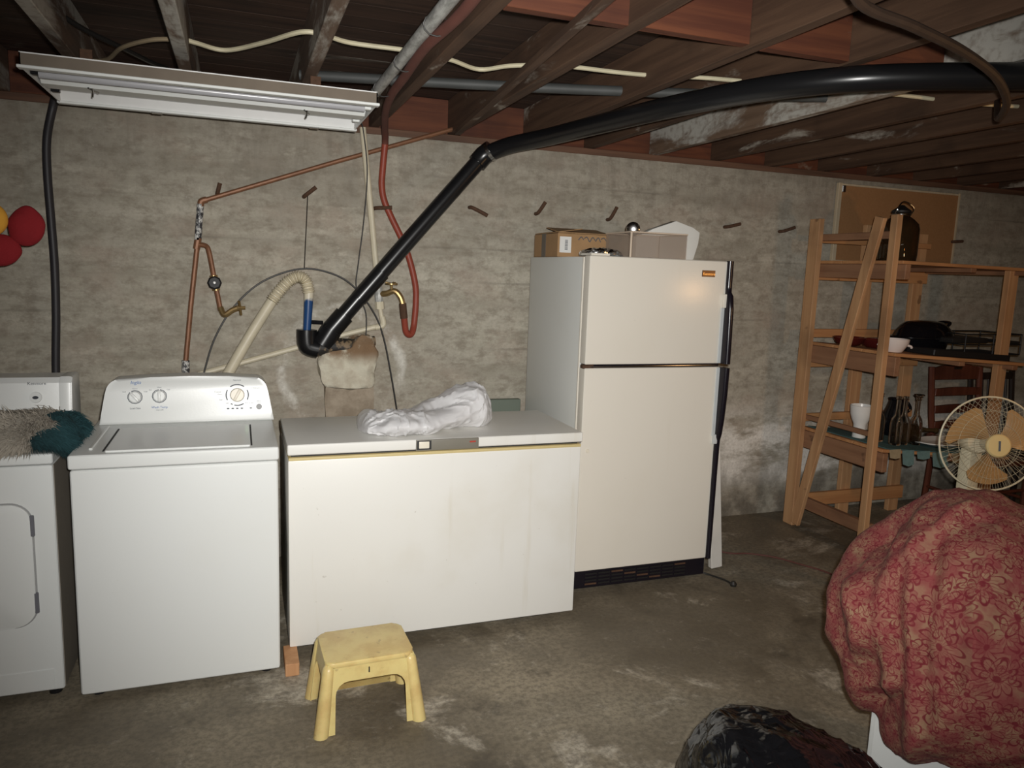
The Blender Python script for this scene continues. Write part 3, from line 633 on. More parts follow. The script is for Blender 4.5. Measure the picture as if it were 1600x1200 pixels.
# ------------------------------------------------------------------ dryer
dr = thing('dryer', (-.97, 3.2, 0), 'white front-loading dryer at the left edge with a fur pelt on top', 'dryer')
x0, x1, y0 = -1.315, -.625, 2.95
obj('cabinet', B().box(x0, x1, y0, 3.58, .03, .874, .010, 3), 'white', dr)
for x in (x0+.04, x1-.04):
    for yy in (3.0, 3.52): obj('foot', B().lathe([(.022, 0), (.022, .012), (.012, .016), (.012, .035)], (x, yy, 0), 12), 'black', dr)
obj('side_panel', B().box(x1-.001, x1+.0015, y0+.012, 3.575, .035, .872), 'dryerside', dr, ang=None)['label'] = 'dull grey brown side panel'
obj('top_panel', B().box(x0-.002, x1+.003, y0-.006, 3.58, .878, .917, .010, 3), 'white', dr)
dd = obj('door', B().prism(rr(.50, .452, .07, 8, -.947, .515), .012, Matrix.Translation((0, y0+.001, 0)) @ Matrix(((1, 0, 0, 0), (0, 0, -1, 0), (0, 1, 0, 0), (0, 0, 0, 1))), .004), 'white', dr)
obj('door_gap', B().prism(rr(.509, .461, .074, 8, -.947, .515), .0025, Matrix.Translation((0, y0+.001, 0)) @ Matrix(((1, 0, 0, 0), (0, 0, -1, 0), (0, 1, 0, 0), (0, 0, 0, 1)))), 'grey', dr, ang=None)
for z in (.66, .375): obj('hinge', B().box(-.702, -.689, y0-.012, y0-.001, z-.038, z+.038, .002, 1), 'darkgrey', dd)['label'] = 'grey door hinge'
obj('toe_panel', B().box(x0+.01, x1-.03, y0-.003, y0+.004, .035, .115, .002, 1), 'white', dr)
co = obj('control_console', B().prism([(3.40, .917), (3.425, 1.095), (3.445, 1.115), (3.58, 1.115), (3.58, .917)], .66, Matrix(((0, 0, 1, -1.30), (1, 0, 0, 0), (0, 1, 0, 0), (0, 0, 0, 1))), .006), 'white', dr)
obj('console_end_cap', B().prism([(3.397, .917), (3.422, 1.095), (3.445, 1.118), (3.582, 1.118), (3.582, .917)], .045, Matrix(((0, 0, 1, -.688), (1, 0, 0, 0), (0, 1, 0, 0), (0, 0, 0, 1))), .008), 'white', dr)
kn = obj('start_knob', B().lathe([(0, 0), (.022, 0), (.021, .006), (0, .006)], (-.766, 3.409, 1.04), 20, (0, -1, .14)), 'white', co)
obj('knob_mark', B().lathe([(.007, 0), (.009, .003), (.011, 0)], (-.766, 3.402, 1.04), 16, (0, -1, .14), sx=1, sy=.6), 'ink', co)
text('lettering', 'Kenmore', .017, face_front(-.762, 3.418, 1.094, -.14), 'ink', co)
text('lettering', 'START', .010, face_front(-.766, 3.404, .995, -.14), 'ink', co)

# pelt lying on the dryer
ft = thing('fur_pelt', (-.85, 3.2, .917), 'shaggy pale grey fur pelt with a teal end lying on the dryer', 'pelt')
def pelt_pt(u, v):
    """u along the pelt (0 left .. 1 right end past the dryer edge), v around it"""
    x = -1.25+u*.71; yc = 3.19-.02*u; ry = .28*math.sqrt(max(.02, 1-(max(0, u-.72)/.30)**2)); h = .082*math.sqrt(max(.05, 1-(max(0, u-.75)/.27)**2))
    a = v*2*PI
    yy = yc+ry*math.cos(a); z = .9175+h*.5*(1+math.sin(a))
    if u > .86: z -= (u-.86)*.45
    if u > .86: yy = max(yy, 2.93)
    return Vector((x, yy, max(z, .9175) if x < -.60 else z))
def grid(fn, nu, nv):
    b = B(); rows = [[b.bm.verts.new(fn(i/nu, j/nv)) for j in range(nv)] for i in range(nu+1)]
    for i in range(nu):
        for j in range(nv): b.bm.faces.new((rows[i][j], rows[i+1][j], rows[i+1][(j+1) % nv], rows[i][(j+1) % nv]))
    b.bm.faces.new(rows[0]); b.bm.faces.new(rows[-1][::-1])
    return b
obj('pelt_skin', grid(pelt_pt, 28, 24), 'pelt', ft)
def fur(name, n, u0, u1, mat, teal):
    vs, fs = [], []
    for _ in range(n):
        u = random.uniform(u0, u1); v = random.uniform(-.08, .58)
        edge = (.84 if .10 < v < .36 else .79)+.15*mn.noise(Vector((v*7, u*5, 0)))
        if (u > edge) != teal: continue
        p = pelt_pt(min(u, 1), v); c = pelt_pt(min(u, 1), .25); c.z -= .06
        nrm = (p-Vector((p.x, 3.19, .945))).normalized()
        comb = Vector(((.5 if teal else -.5+1.0*(u-.4))+.5*mn.noise(p*8), -.7*(1 if v < .25 or v > .5 else .3)+.5*mn.noise(p*8+Vector((9, 0, 0))), -.10))
        L = random.uniform(.03, .085)*(.7 if teal else 1)
        d = (nrm*.24+comb*.9+Vector((random.uniform(-.22, .22), random.uniform(-.22, .22), random.uniform(-.1, .22)))).normalized()
        sd = d.cross(nrm); sd = sd.normalized()*.0016 if sd.length > 1e-4 else Vector((.002, 0, 0))
        m = p+d*L*.55+Vector((0, 0, .004)); e = p+d*L+Vector((0, 0, -.012))
        if e.z < .92 and e.x < -.625 and e.y > 2.95: e.z = .922
        if m.z < .92 and m.x < -.625 and m.y > 2.95: m.z = .921
        k = len(vs); vs += [p-sd, p+sd, m+sd*.8, m-sd*.8, e]; fs += [(k, k+1, k+2, k+3), (k+3, k+2, k+4)]
    me = bpy.data.meshes.new(name); me.from_pydata(vs, [], fs)
    obj(name, me, mat, ft, ang=None, kind='stuff')
fur('pale_fur', 24000, 0, 1, 'furwhite', False)
fur('teal_fur', 18000, .5, 1, 'furteal', True)

# ------------------------------------------------------------------ washer
ws = thing('washing_machine', (-.217, 3.2, 0), 'white top-loading washing machine with three control knobs', 'washing machine')
x0, x1, y0 = -.5625, .128, 2.884
obj('cabinet', B().box(x0, x1, y0, 3.53, .028, .866, .012, 3), 'white', ws)
for x in (x0+.05, x1-.05):
    for yy in (2.95, 3.47): obj('foot', B().lathe([(.022, 0), (.022, .012), (.012, .016), (.012, .03)], (x, yy, 0), 12), 'black', ws)
obj('top_deck', B().box(x0-.003, x1+.003, y0-.008, 3.53, .870, .9215, .010, 3), 'white', ws)
lid = obj('lid', B().prism([(-.452, 2.915), (.030, 2.915), (.030, 3.29), (-.452, 3.29)], .006, Matrix.Translation((0, 0, .9215)), .003), 'lidshaded', ws)
obj('lid_edge', B().box(-.452, .030, 2.902, 2.914, .9215, .9285, .002, 1), 'white', ws)
for x in (-.461, .035): obj('lid_slot', B().box(x-.003, x+.003, 2.92, 3.30, .9215, .9235), 'dark', ws, ang=None)['label'] = 'dark slit beside the lid'
obj('deck_ridge', B().box(-.512, -.498, 2.95, 3.35, .9215, .929, .003, 1), 'white', ws)
out = [(-.546, .9215)]
def arc(cx, cz, r, a0, a1, n=7): return [(cx+r*math.cos(math.radians(a0+(a1-a0)*k/n)), cz+r*math.sin(math.radians(a0+(a1-a0)*k/n))) for k in range(n+1)]
out = [(.136, .9215), (.128, .96), (.113, 1.045)]+arc(.052, 1.050, .058, 10, 78)+[(-.05, 1.1135), (-.20, 1.116), (-.35, 1.1135)]+arc(-.462, 1.050, .058, 102, 170)+[(-.523, 1.045), (-.538, .96), (-.546, .9215)]
TILT = -.16
bb = B().prism(out, .14, Matrix.Translation((0, 3.53, 0)) @ Matrix(((1, 0, 0, 0), (0, 0, -1, 0), (0, 1, 0, 0), (0, 0, 0, 1))), .012, 3)
for v in bb.bm.verts:
    if v.co.y < 3.46: v.co.y += (v.co.z-.93)*.16
con = obj('control_console', bb, 'white', ws)
def cf(x, z, off=0.): return face_front(x, 3.39+(z-.93)*.16-off, z, TILT)
def knob(x, z, r, ang, ring):
    b = B().lathe([(0, 0), (r, 0), (r*.96, .010), (r*.86, .014), (0, .014)], (0, 0, 0), 28); b.bm.transform(cf(x, z))
    kb = obj('knob', b, 'cream' if r > .025 else 'white', con)
    b = B().box(-r*.2, r*.2, -r*.92, r*.92, .012, .026, .003, 2, M=cf(x, z) @ Matrix.Rotation(math.radians(ang), 4, 'Z'))
    obj('knob_grip', b, 'cream' if r > .025 else 'white', con)
    for a0, a1 in ring:
        n = 12; b = B(); R0, R1 = (r*1.06, r*1.20) if r < .025 else (r*1.42, r*1.58)
        v = [[b.bm.verts.new((q*math.sin(math.radians(a0+(a1-a0)*k/n)), q*math.cos(math.radians(a0+(a1-a0)*k/n)), .0012)) for q in (R0, R1)] for k in range(n+1)]
        for k in range(n): b.bm.faces.new((v[k][0], v[k+1][0], v[k+1][1], v[k][1]))
        b.bm.transform(cf(x, z)); obj('dial_ring', b, 'ink', con, ang=None)
knob(-.411, 1.033, .024, 40, [(-30, 318)])
knob(-.319, 1.035, .024, 0, [(5, 355)])
knob(-.014, 1.033, .030, -28, [(-38, 38), (62, 118), (146, 196), (206, 216), (242, 300)])
def lab(s, x, z, sz, m='ink', sh=0.): text('lettering', s, sz, cf(x, z, .0008), m, con, shear=sh)
lab('Inglis', -.408, 1.092, .020, 'blueink', .25)
lab('Load Size', -.411, .987, .0105, 'ink'); lab('Wash Temp', -.319, .989, .0125, 'blueink'); lab('rinse cold', -.319, .978, .007)
for q, (dx, dz) in zip(('Small', 'Medium', 'Large'), ((-.04, .022), (0, .034), (.04, .022))): lab(q, -.411+dx, 1.033+dz, .006)
for q, (dx, dz) in zip(('Hot', 'Warm', 'Cold'), ((-.034, .026), (0, .036), (.034, .026))): lab(q, -.319+dx, 1.035+dz, .006)
lab('Normal', -.014, 1.096, .010); lab('Delicate', .062, 1.062, .010); lab('Casual', -.092, 1.048, .010); lab('Heavy', -.084, 1.037, .007); lab('Soak', -.080, 1.014, .007); lab('Off', -.055, .998, .007); lab('Rinse & Spin', .034, .998, .007); lab('Start', .072, 1.006, .009); lab('PUSH', .075, .998, .006)
for k in range(6):
    b = B().lathe([(0, 0), (.0055, 0), (.0045, .002), (0, .0025)], (0, 0, 0), 12, sy=.5); b.bm.transform(cf(-.052+k*.0185, .976))
    obj('indicator', b, 'led' if k == 4 else 'ink', con)
b = B().lathe([(0, 0), (.012, 0), (.011, .004), (0, .005)], (0, 0, 0), 18); b.bm.transform(cf(.074, .981)); obj('start_button', b, 'grey', con)

# ------------------------------------------------------------------ chest freezer
fz = thing('chest_freezer', (.80, 3.25, 0), 'white chest freezer with yellowed lid seal and plastic bag on it', 'freezer')
x0, x1, y0, yb = .170, 1.435, 2.996, 3.53
obj('body', B().box(x0, x1, y0, yb, .052, .834, .006, 2), 'freezer', fz)
obj('plinth', B().box(x0+.06, x1-.06, y0+.10, yb-.03, 0, .053), 'dark', fz, ang=None)  # base added under the freezer, near-black for the shadow there
obj('lid_seal', B().box(x0+.002, x1-.002, y0-.004, yb, .833, .846, .003, 2), 'gasket', fz)
obj('lid_gap', B().box(x0+.012, x1-.012, y0+.014, yb-.012, .845, .858), 'dark', fz, ang=None)
ld = obj('lid', B().box(x0-.003, x1+.003, y0-.012, yb+.003, .857, .9005, .008, 3), 'freezer', fz)
lp = obj('latch_panel', B().box(.677, .948, y0-.017, y0, .853, .899, .003, 2), 'latch', fz); lp['label'] = 'brownish grey latch panel'
obj('latch_tab', B().box(.688, .733, y0-.021, y0-.012, .863, .893, .004, 2), 'cream', lp)['label'] = 'cream tab with dark edges'
obj('latch_slot', B().box(.681, .741, y0-.0185, y0-.012, .858, .896), 'dark', lp, ang=None)
obj('red_badge', B().box(.907, .934, y0-.019, y0-.015, .880, .887, .001, 1), 'red', lp)
o = obj('wood_block', B().box(.145, .198, 2.86, 3.02, 0, .052, .003, 1).box(.172, .198, 2.861, 3.0, .04, .0521), 'block_wood', ang=None); tag(o, 'small orange wooden block propping the freezer beside the washer', 'block')
o = obj('green_board', B().box(1.33, 1.545, 4.07, 4.11, 0, .862, .003, 1), 'green'); tag(o, 'grey green board standing against the wall behind the freezer', 'board')

def loaf(prof, nu, nv, z0, amp, sc, seed=0., flat=.0):
    """crumpled bag: prof = [(x, yc, half depth, height)]"""
    P = spline([Vector((p[0], p[1], p[2])) for p in prof], 12); H = spline([Vector((p[3], 0, 0)) for p in prof], 12); n = len(P)-1
    def fn(u, v):
        t = u*n; i = min(int(t), n-1); f = t-i; q = P[i].lerp(P[i+1], f); h = H[i].lerp(H[i+1], f).x
        a = v*2*PI; ca, sa = math.cos(a), math.sin(a)
        ca = math.copysign(abs(ca)**.8, ca)
        p = Vector((q.x, q.y+q.z*ca, z0+max(h, .004)*(.5+.5*sa)))
        w_ = Vector((fbm(p+Vector((seed, 2, 0)), 2, sc*.6), fbm(p+Vector((0, seed, 5)), 2, sc*.6), 0))*.12
        d = amp*(1.1*ridge(p+w_+Vector((seed, 0, 0)), sc)+.55*ridge(p*1.0+w_*2+Vector((0, seed, 3)), sc*2.0)+.30*ridge(p+w_*1.5+Vector((0, 0, seed)), sc*4.3)**3+.12*ridge(p+w_*3, sc*9)-1.0)
        nr = Vector((.35*mn.noise(p*6), ca, sa)).normalized()
        p += nr*d*min(1, h/.06)
        p.z = max(p.z, z0+.0008)
        return p
    return grid(fn, nu, nv)
o = obj('plastic_bag', loaf([(.475, 3.22, .02, .01), (.50, 3.22, .15, .05), (.60, 3.19, .17, .085), (.72, 3.20, .18, .085), (.84, 3.22, .16, .115), (.95, 3.25, .14, .165), (1.035, 3.27, .11, .175), (1.085, 3.28, .06, .12), (1.10, 3.28, .01, .06)], 130, 120, .9008, .026, 3.6, 3.1), 'polythene', ang=28)
tag(o, 'crumpled white plastic bag lying on the chest freezer lid', 'bag')

# ------------------------------------------------------------------ refrigerator
rf = thing('refrigerator', (1.956, 3.65, 0), 'tall cream-white top-freezer refrigerator with black edge handles', 'refrigerator')
x0, x1, y0 = 1.556, 2.352, 3.249
obj('cabinet', B().box(x0, x1-.004, 3.326, 4.026, .03, 1.684, .006, 2), 'fridge_side', rf)
obj('door_gasket', B().box(x0+.012, x1-.02, 3.312, 3.328, .13, 1.675), 'palegrey', rf, ang=None)
fd = obj('freezer_door', B().box(x0, x1, y0, 3.314, 1.170, 1.689, .009, 3), 'fridge', rf)
md = obj('main_door', B().box(x0, x1, y0, 3.314, .122, 1.153, .009, 3), 'fridge', rf)
dt = obj('divider_trim', B().box(x0+.012, x1-.03, y0+.012, 3.316, 1.153, 1.170, .002, 1), 'trimblack', rf)
obj('chrome_strip', B().box(x0+.03, x1-.06, y0-.001, y0+.013, 1.156, 1.1635, .002, 2), 'chrome', dt)
obj('hinge', B().box(x0-.008, x0+.05, y0+.005, y0+.04, 1.150, 1.168, .003, 1), 'rust', dt)
obj('top_hinge', B().box(x0+.02, x0+.12, 3.28, 3.40, 1.690, 1.702, .003, 1), 'fridge', rf)
obj('side_strip', B().box(x0-.003, x0+.004, 3.316, 3.327, .13, 1.683, .001, 1), 'fridge', rf)
# black handle trims along the opening edge of both doors
def handle(door, segs, name):
    ob = []
    b = B(); prof = []
    for z, out, hw in segs: prof.append((z, out, hw))
    rows = []
    for z, out, hw in prof:
        xc = x1-.018
        rows.append([b.bm.verts.new(q) for q in ((xc-hw, y0+.004, z), (xc-hw, y0-out, z), (xc-hw*.4, y0-out-.008, z), (xc+hw*.4, y0-out-.008, z), (xc+hw, y0-out, z), (xc+hw, y0+.004, z))])
    for A, C in zip(rows, rows[1:]):
        for k in range(6): b.bm.faces.new((A[k], A[(k+1) % 6], C[(k+1) % 6], C[k]))
    b.bm.faces.new(rows[0]); b.bm.faces.new(rows[-1][::-1])
    h = obj('handle', b, 'trimblack', door, ang=50); h['label'] = name
    return h
h1 = handle(fd, [(1.690, .012, .0155), (1.56, .012, .0155), (1.535, .014, .0145), (1.515, .030, .0155), (1.45, .040, .0155), (1.30, .044, .0155), (1.172, .046, .0155)], 'black edge handle of the upper door')
h2 = handle(md, [(1.152, .046, .0155), (1.02, .044, .0155), (.88, .034, .0155), (.80, .022, .0155), (.768, .012, .0145), (.60, .010, .014), (.124, .010, .013)], 'black edge handle of the lower door')
obj('grip_inset', B().box(x1-.048, x1-.016, y0-.018, y0+.001, 1.455, 1.525, .005, 2), 'fridge', h1)['label'] = 'pale grip end'
obj('grip_plate', B().box(x1-.052, x1-.018, y0-.006, y0+.001, 1.172, 1.455, .002, 1), 'palegrey', h1)
obj('grip_plate', B().box(x1-.052, x1-.018, y0-.006, y0+.001, .79, 1.150, .002, 1), 'palegrey', h2)
obj('grip_inset', B().box(x1-.046, x1-.016, y0-.018, y0+.001, .750, .80, .005, 2), 'palegrey', h2)
bd = obj('badge', B().box(2.174, 2.250, y0-.004, y0+.001, 1.608, 1.640, .0015, 1), 'gold', fd); bd['label'] = 'dark gold name badge'
text('lettering', 'Kenmore', .0185, face_front(2.213, y0-.0045, 1.622), 'goldtext', bd)
obj('door_button', B().lathe([(0, 0), (.010, 0), (.009, .004), (0, .005)], (1.592, y0, .744), 14, (0, -1, 0)), 'cream', md)
gr = obj('base_grille', B().box(x0+.006, x1-.008, 3.285, 3.33, .016, .112, .003, 1), 'trimblack', rf)
for k in range(4):
    for j in range(8): obj('grille_slot', B().box(x0+.075+j*.075, x0+.14+j*.075, 3.281, 3.29, .033+k*.018, .041+k*.018), 'rust' if (k+j) % 5 == 0 else 'darkmetal', gr, ang=None)
for x in (x0+.05, x1-.07):
    for yy in (3.36, 3.98): obj('foot', B().lathe([(.02, 0), (.02, .03)], (x, yy, 0), 10), 'black', rf)
o = obj('fridge_cord', B().tube([(2.30, 3.37, .02), (2.37, 3.31, .006), (2.405, 3.25, .005), (2.425, 3.20, .005), (2.43, 3.155, .006)], .005, 8).lathe([(0, 0), (.016, 0), (.018, .012), (.010, .026), (0, .026)], (2.428, 3.135, 0), 12), 'wire'); tag(o, 'short black cord with plug on the floor beside the refrigerator', 'cord')
o = obj('leaning_board', B().beam((2.478, 3.37, .009), (2.395, 3.37, .79), .070, .034, (1, 0, 0), .003), 'board', ang=None); tag(o, 'narrow white painted board leaning on the refrigerator side', 'board')
o = obj('extension_cable', B().tube([(2.62, 3.60, .005), (2.709, 3.525, .005), (2.80, 3.50, .005), (2.914, 3.41, .005), (3.0, 3.26, .005), (3.052, 3.149, .005), (3.09, 2.95, .005)], .005, 8), 'redcord'); tag(o, 'dull red cord lying on the floor in front of the shelves', 'cord')

# things on top of the refrigerator
bx = thing('cardboard_box', (1.70, 3.85, 1.685), 'brown cardboard box with white barcode label on the refrigerator', 'box')
obj('carton', B().box(1.565, 1.86, 3.665, 4.0, 1.685, 1.808, .003, 1), 'card', bx, ang=None)
obj('tape_strip', B().box(1.563, 1.566, 3.83, 3.885, 1.686, 1.81), 'tape', bx, ang=None)
M = Matrix.Translation((1.712, 3.664, 1.809)) @ Matrix.Rotation(math.radians(10), 4, 'X')
obj('flap', B().box(-.145, .145, 0, .17, 0, .004, M=M), 'card', bx, ang=None)
M = Matrix.Translation((1.566, 3.83, 1.81)) @ Matrix.Rotation(math.radians(-9), 4, 'Y')
obj('flap', B().box(0, .14, -.16, .16, 0, .004, M=M), 'card', bx, ang=None)
lb = obj('label_sticker', B().box(1.575, 1.640, 3.6625, 3.6655, 1.708, 1.79), 'paper', bx, ang=None)
for k in range(9): obj('barcode_bar', B().box(1.604, 1.620, 3.6618, 3.6630, 1.722+k*.006, 1.722+k*.006+(.003 if k % 3 else .004)), 'ink', lb, ang=None)
b = B()
for k in range(5): b.tube([(1.68+k*.033, 3.662, 1.775+.010*math.sin(k*2)), (1.695+k*.033, 3.661, 1.792), (1.71+k*.033, 3.662, 1.778-.008*(k % 2))], .0025, 6)
obj('marker_scrawl', b, 'ink', bx)
tr = thing('clear_tray', (2.0, 3.55, 1.69), 'clear plastic drawer tray on the refrigerator with white foam in it', 'tray')
tx0, tx1, ty0, ty1, tz0, tz1 = 1.827, 2.148, 3.36, 3.635, 1.6895, 1.8155
for nm, q in (('front_side', (tx0, tx1, ty0, ty0+.004, tz0, tz1)), ('back_side', (tx0, tx1, ty1-.004, ty1, tz0, tz1)), ('left_side', (tx0, tx0+.004, ty0+.004, ty1-.004, tz0, tz1)), ('right_side', (tx1-.004, tx1, ty0+.004, ty1-.004, tz0, tz1)), ('bottom', (tx0+.004, tx1-.004, ty0+.004, ty1-.004, tz0, tz0+.004))): obj(nm, B().box(*q), 'trayglass', tr, ang=None)
obj('corner_strip', B().tube([(tx0, ty0, tz0+.002), (tx0, ty0, tz1)], .0055, 8, False), 'trayedge', tr)
obj('rim', B().tube([(tx0, ty0, tz1), (tx1, ty0, tz1), (tx1, ty1, tz1), (tx0, ty1, tz1)], .0035, 6, False, True), 'trayedge', tr)
o = obj('foam_packing', B().prism([(-.24, 0), (.10, 0), (.125, .012), (.15, .10), (.155, .16), (.11, .185), (0, .215), (-.14, .165), (-.24, .12)], .06, Matrix.Translation((2.255, 3.71, 1.6895)) @ Matrix(((1, 0, 0, 0), (0, 0, -1, 0), (0, 1, 0, 0), (0, 0, 0, 1))), .004), 'foam'); tag(o, 'white foam packing piece with a peaked top behind the clear tray', 'packing')
o = obj('steel_disc', B().lathe([(0, 0), (.036, 0), (.036, .004), (.030, .010), (.016, .014), (0, .015)], (1.91, 3.50, 1.838), 24, (-.5, -.86, -.03)).tube([(1.915, 3.51, 1.83), (1.95, 3.58, 1.70)], .006, 8, False), 'silver'); tag(o, 'shiny round steel disc standing in the clear tray', 'disc')  # round disc turned to mirror the flash as a bright spot
b = loaf([(1.60, 3.46, .01, .01), (1.62, 3.45, .05, .03), (1.70, 3.45, .06, .04), (1.79, 3.46, .05, .035), (1.84, 3.46, .01, .01)], 40, 30, 1.6895, .012, 16, 8.)
o = obj('foil_pack', b, 'silver', ang=20); tag(o, 'crumpled silver foil pack at the refrigerator top front edge', 'packet')

# ------------------------------------------------------------------ yellow step stool
st = thing('step_stool', (.405, 2.57, 0), 'yellow plastic step stool on the floor in front of the freezer', 'stool')
ca_, sa_ = math.cos(.03), math.sin(.03)
def SL(u, v, z): return Vector((.407+u*ca_-v*sa_, 2.573+u*sa_+v*ca_, z))
HX0, HY0, HX1, HY1, SH = .190, .148, .158, .118, .250      # half size at floor / at seat
def lerp(a, b, t): return a+(b-a)*t
Ms = Matrix.Translation((.407, 2.573, SH-.016)) @ Matrix.Rotation(.03, 4, 'Z')
o = B().prism(rr(2*HX1-.006, 2*HY1+.002, .030, 6), .020, Ms, .009, 3)
obj('seat', o, 'stool', st, ang=60)
def side(ax, sgn, hw0, hw1, off0, off1, leg0):
    """one side panel with an arched opening: a flat sheet leaning inwards; ax 0 = faces -y/+y, 1 = faces x"""
    N = 20; outer, inner = [], []
    apr = .068
    oh = lambda z: lerp(hw0, hw1, z/SH)
    up = [(s*oh(z), z) for s, z in ((-1, 0), (-1, SH-.02), (-1, SH-.004))]+[(oh(SH-.004), SH-.004), (oh(SH-.02), SH-.02), (oh(0), 0)]
    lw = leg0; r = .045
    arch = [(oh(0)-lw, .002), (oh(0)-lw-.004, SH-apr-r)]+[(oh(0)-lw-.004-r+r*math.cos(math.radians(a)), SH-apr-r+r*math.sin(math.radians(a))) for a in (20, 45, 70, 90)]
    arch += [(-u, z) for u, z in arch[::-1]]
    poly = up+arch
    b = B(); fr, bk = [], []
    for u, z in poly:
        o_ = lerp(off0, off1, z/SH)
        for L, dd in ((fr, 0), (bk, -.004)):
            q = SL(u, sgn*(o_+dd), z) if ax == 0 else SL(sgn*(o_+dd), u, z)
            L.append(b.bm.verts.new(q))
    n = len(poly); b.bm.faces.new(fr); b.bm.faces.new(bk[::-1])
    for i in range(n): b.bm.faces.new((fr[i], bk[i], bk[(i+1) % n], fr[(i+1) % n]))
    bmesh.ops.triangulate(b.bm, faces=[f for f in b.bm.faces if len(f.verts) > 4])
    return b
for s in (-1, 1): obj('side_panel', side(0, s, HX0-.012, HX1-.010, HY0-.008, HY1-.004, .052), 'stool', st, ang=40)
for s in (-1, 1): obj('side_panel', side(1, s, HY0-.012, HY1-.010, HX0-.008, HX1-.004, .040), 'stool', st, ang=40)
for sx in (-1, 1):
    for sy_ in (-1, 1):
        b = B(); rows = []
        for z in (.0, .006, .05, .12, .19, .228, .242):
            t = z/SH; r = lerp(.026, .021, t)*(1 if z < .235 else .7)
            c = SL(sx*(lerp(HX0, HX1, t)-.018), sy_*(lerp(HY0, HY1, t)-.018), z)
            rows.append([b.bm.verts.new(c+Vector((math.cos(2*PI*k/14)*r*1.0, math.sin(2*PI*k/14)*r, 0))) for k in range(14)])
        for A, C in zip(rows, rows[1:]):
            for k in range(14): b.bm.faces.new((A[k], A[(k+1) % 14], C[(k+1) % 14], C[k]))
        b.bm.faces.new(rows[0][::-1]); b.bm.faces.new(rows[-1])
        obj('leg', b, 'stool', st, ang=60)
obj('scuff_mark', B().box(.402, .406, 2.573-HY1-.006, 2.573-HY1-.002, SH-.045, SH-.026), 'wire', st, ang=None)

# ------------------------------------------------------------------ wooden shelving unit on the right
sh = thing('shelving_unit', (3.9, 3.63, 0), 'home-made raw pine shelving unit with a diagonal brace, by the wall', 'shelf')
S1 = lambda x: 1.737-.010*(x-3.46)
S2 = lambda x: 1.222-.062*(x-3.46)
S3 = lambda x: .665-.095*(x-3.46)
for q in ((3.420, 3.458, 3.868, 3.957, 0, 1.995), (3.418, 3.458, 3.268, 3.316, 0, 1.987), (3.893, 3.982, 3.962, 4.0, 0, 1.985), (4.345, 4.434, 3.962, 4.0, 0, 1.95), (4.365, 4.440, 3.290, 3.33, 0, 1.725)):
    obj('post', B().box(*q, .003, 1), 'pine_z', sh, ang=None)
for z0, z1, ya in ((1.632, 1.716, 3.215), (1.090, 1.200, 3.215), (.530, .642, 3.225), (.130, .205, 3.27)):
    obj('end_rail', B().box(3.459, 3.497, ya, 3.96, z0, z1, .003, 1), 'pine_y', sh, ang=None)
for z0, z1, x in ((1.685, 1.715, 4.40), (1.11, 1.142, 4.40), (.53, .561, 4.40)):
    obj('end_rail', B().box(4.442, 4.480, 3.25, 3.96, z0, z1, .003, 1), 'pine_y', sh, ang=None)
obj('end_stop', B().box(3.459, 3.490, 3.32, 3.90, 1.858, 1.90, .003, 1), 'pine_y', sh, ang=None)
obj('end_stop', B().box(3.459, 3.483, 3.32, 3.94, .716, .745, .003, 1), 'pine_y', sh, ang=None)
obj('diagonal_brace', B().beam((3.400, 3.365, 1.975), (3.400, 3.815, .035), .068, .028, (0, 1, 0), .003), 'pine_z', sh, ang=None)
for z0, z1 in ((1.615, 1.715), (1.245, 1.30), (.69, .74), (.10, .19), (1.05, 1.13), (1.85, 1.885)):
    obj('back_rail', B().box(3.50, 4.435, 3.930, 3.960, z0, z1, .003, 1), 'pine_x', sh, ang=None)
for fz_, ys in ((S1, ((3.24, 3.46), (3.468, 3.69), (3.70, 3.925))), (S2, ((3.225, 3.46), (3.468, 3.69), (3.70, 3.925))), (S3, ((3.24, 3.46), (3.468, 3.69), (3.70, 3.925)))):
    for a, c in ys:
        obj('shelf_board', B().beam((3.462, (a+c)/2, fz_(3.462)-.010), (4.50, (a+c)/2, fz_(4.50)-.010), c-a, .019, (0, 1, 0), .002), 'pine_x', sh, ang=None)
    for x in (3.98, 4.42): obj('cleat', B().box(x-.022, x+.022, 3.222, 3.92, fz_(x)-.046, fz_(x)-.0205, .002, 1), 'pine_y', sh, ang=None)
# cork board on the wall behind
cb = thing('cork_board', (4.3, 4.13, 1.76), 'brown cork notice board with a pale frame on the wall above the shelves', 'notice board')
MC = Matrix.Translation((4.32, 4.135, 2.0))
obj('cork_panel', B().box(-.53, .53, -.018, 0, -.245, .245, M=MC), 'cork', cb, ang=None)
for nm, q in (('frame_side', (-.555, -.525, -.026, 0, -.262, .262)), ('frame_side', (.525, .540, -.026, 0, -.262, .262)), ('frame_top', (-.525, .525, -.024, 0, .245, .258)), ('frame_bottom', (-.525, .525, -.024, 0, -.262, -.245))): obj(nm, B().box(*q, .002, 1, M=MC), 'frame', cb, ang=None)
obj('corner_clip', B().box(-.53, -.50, -.034, -.020, .20, .245, .004, 1, M=MC), 'silver', cb)

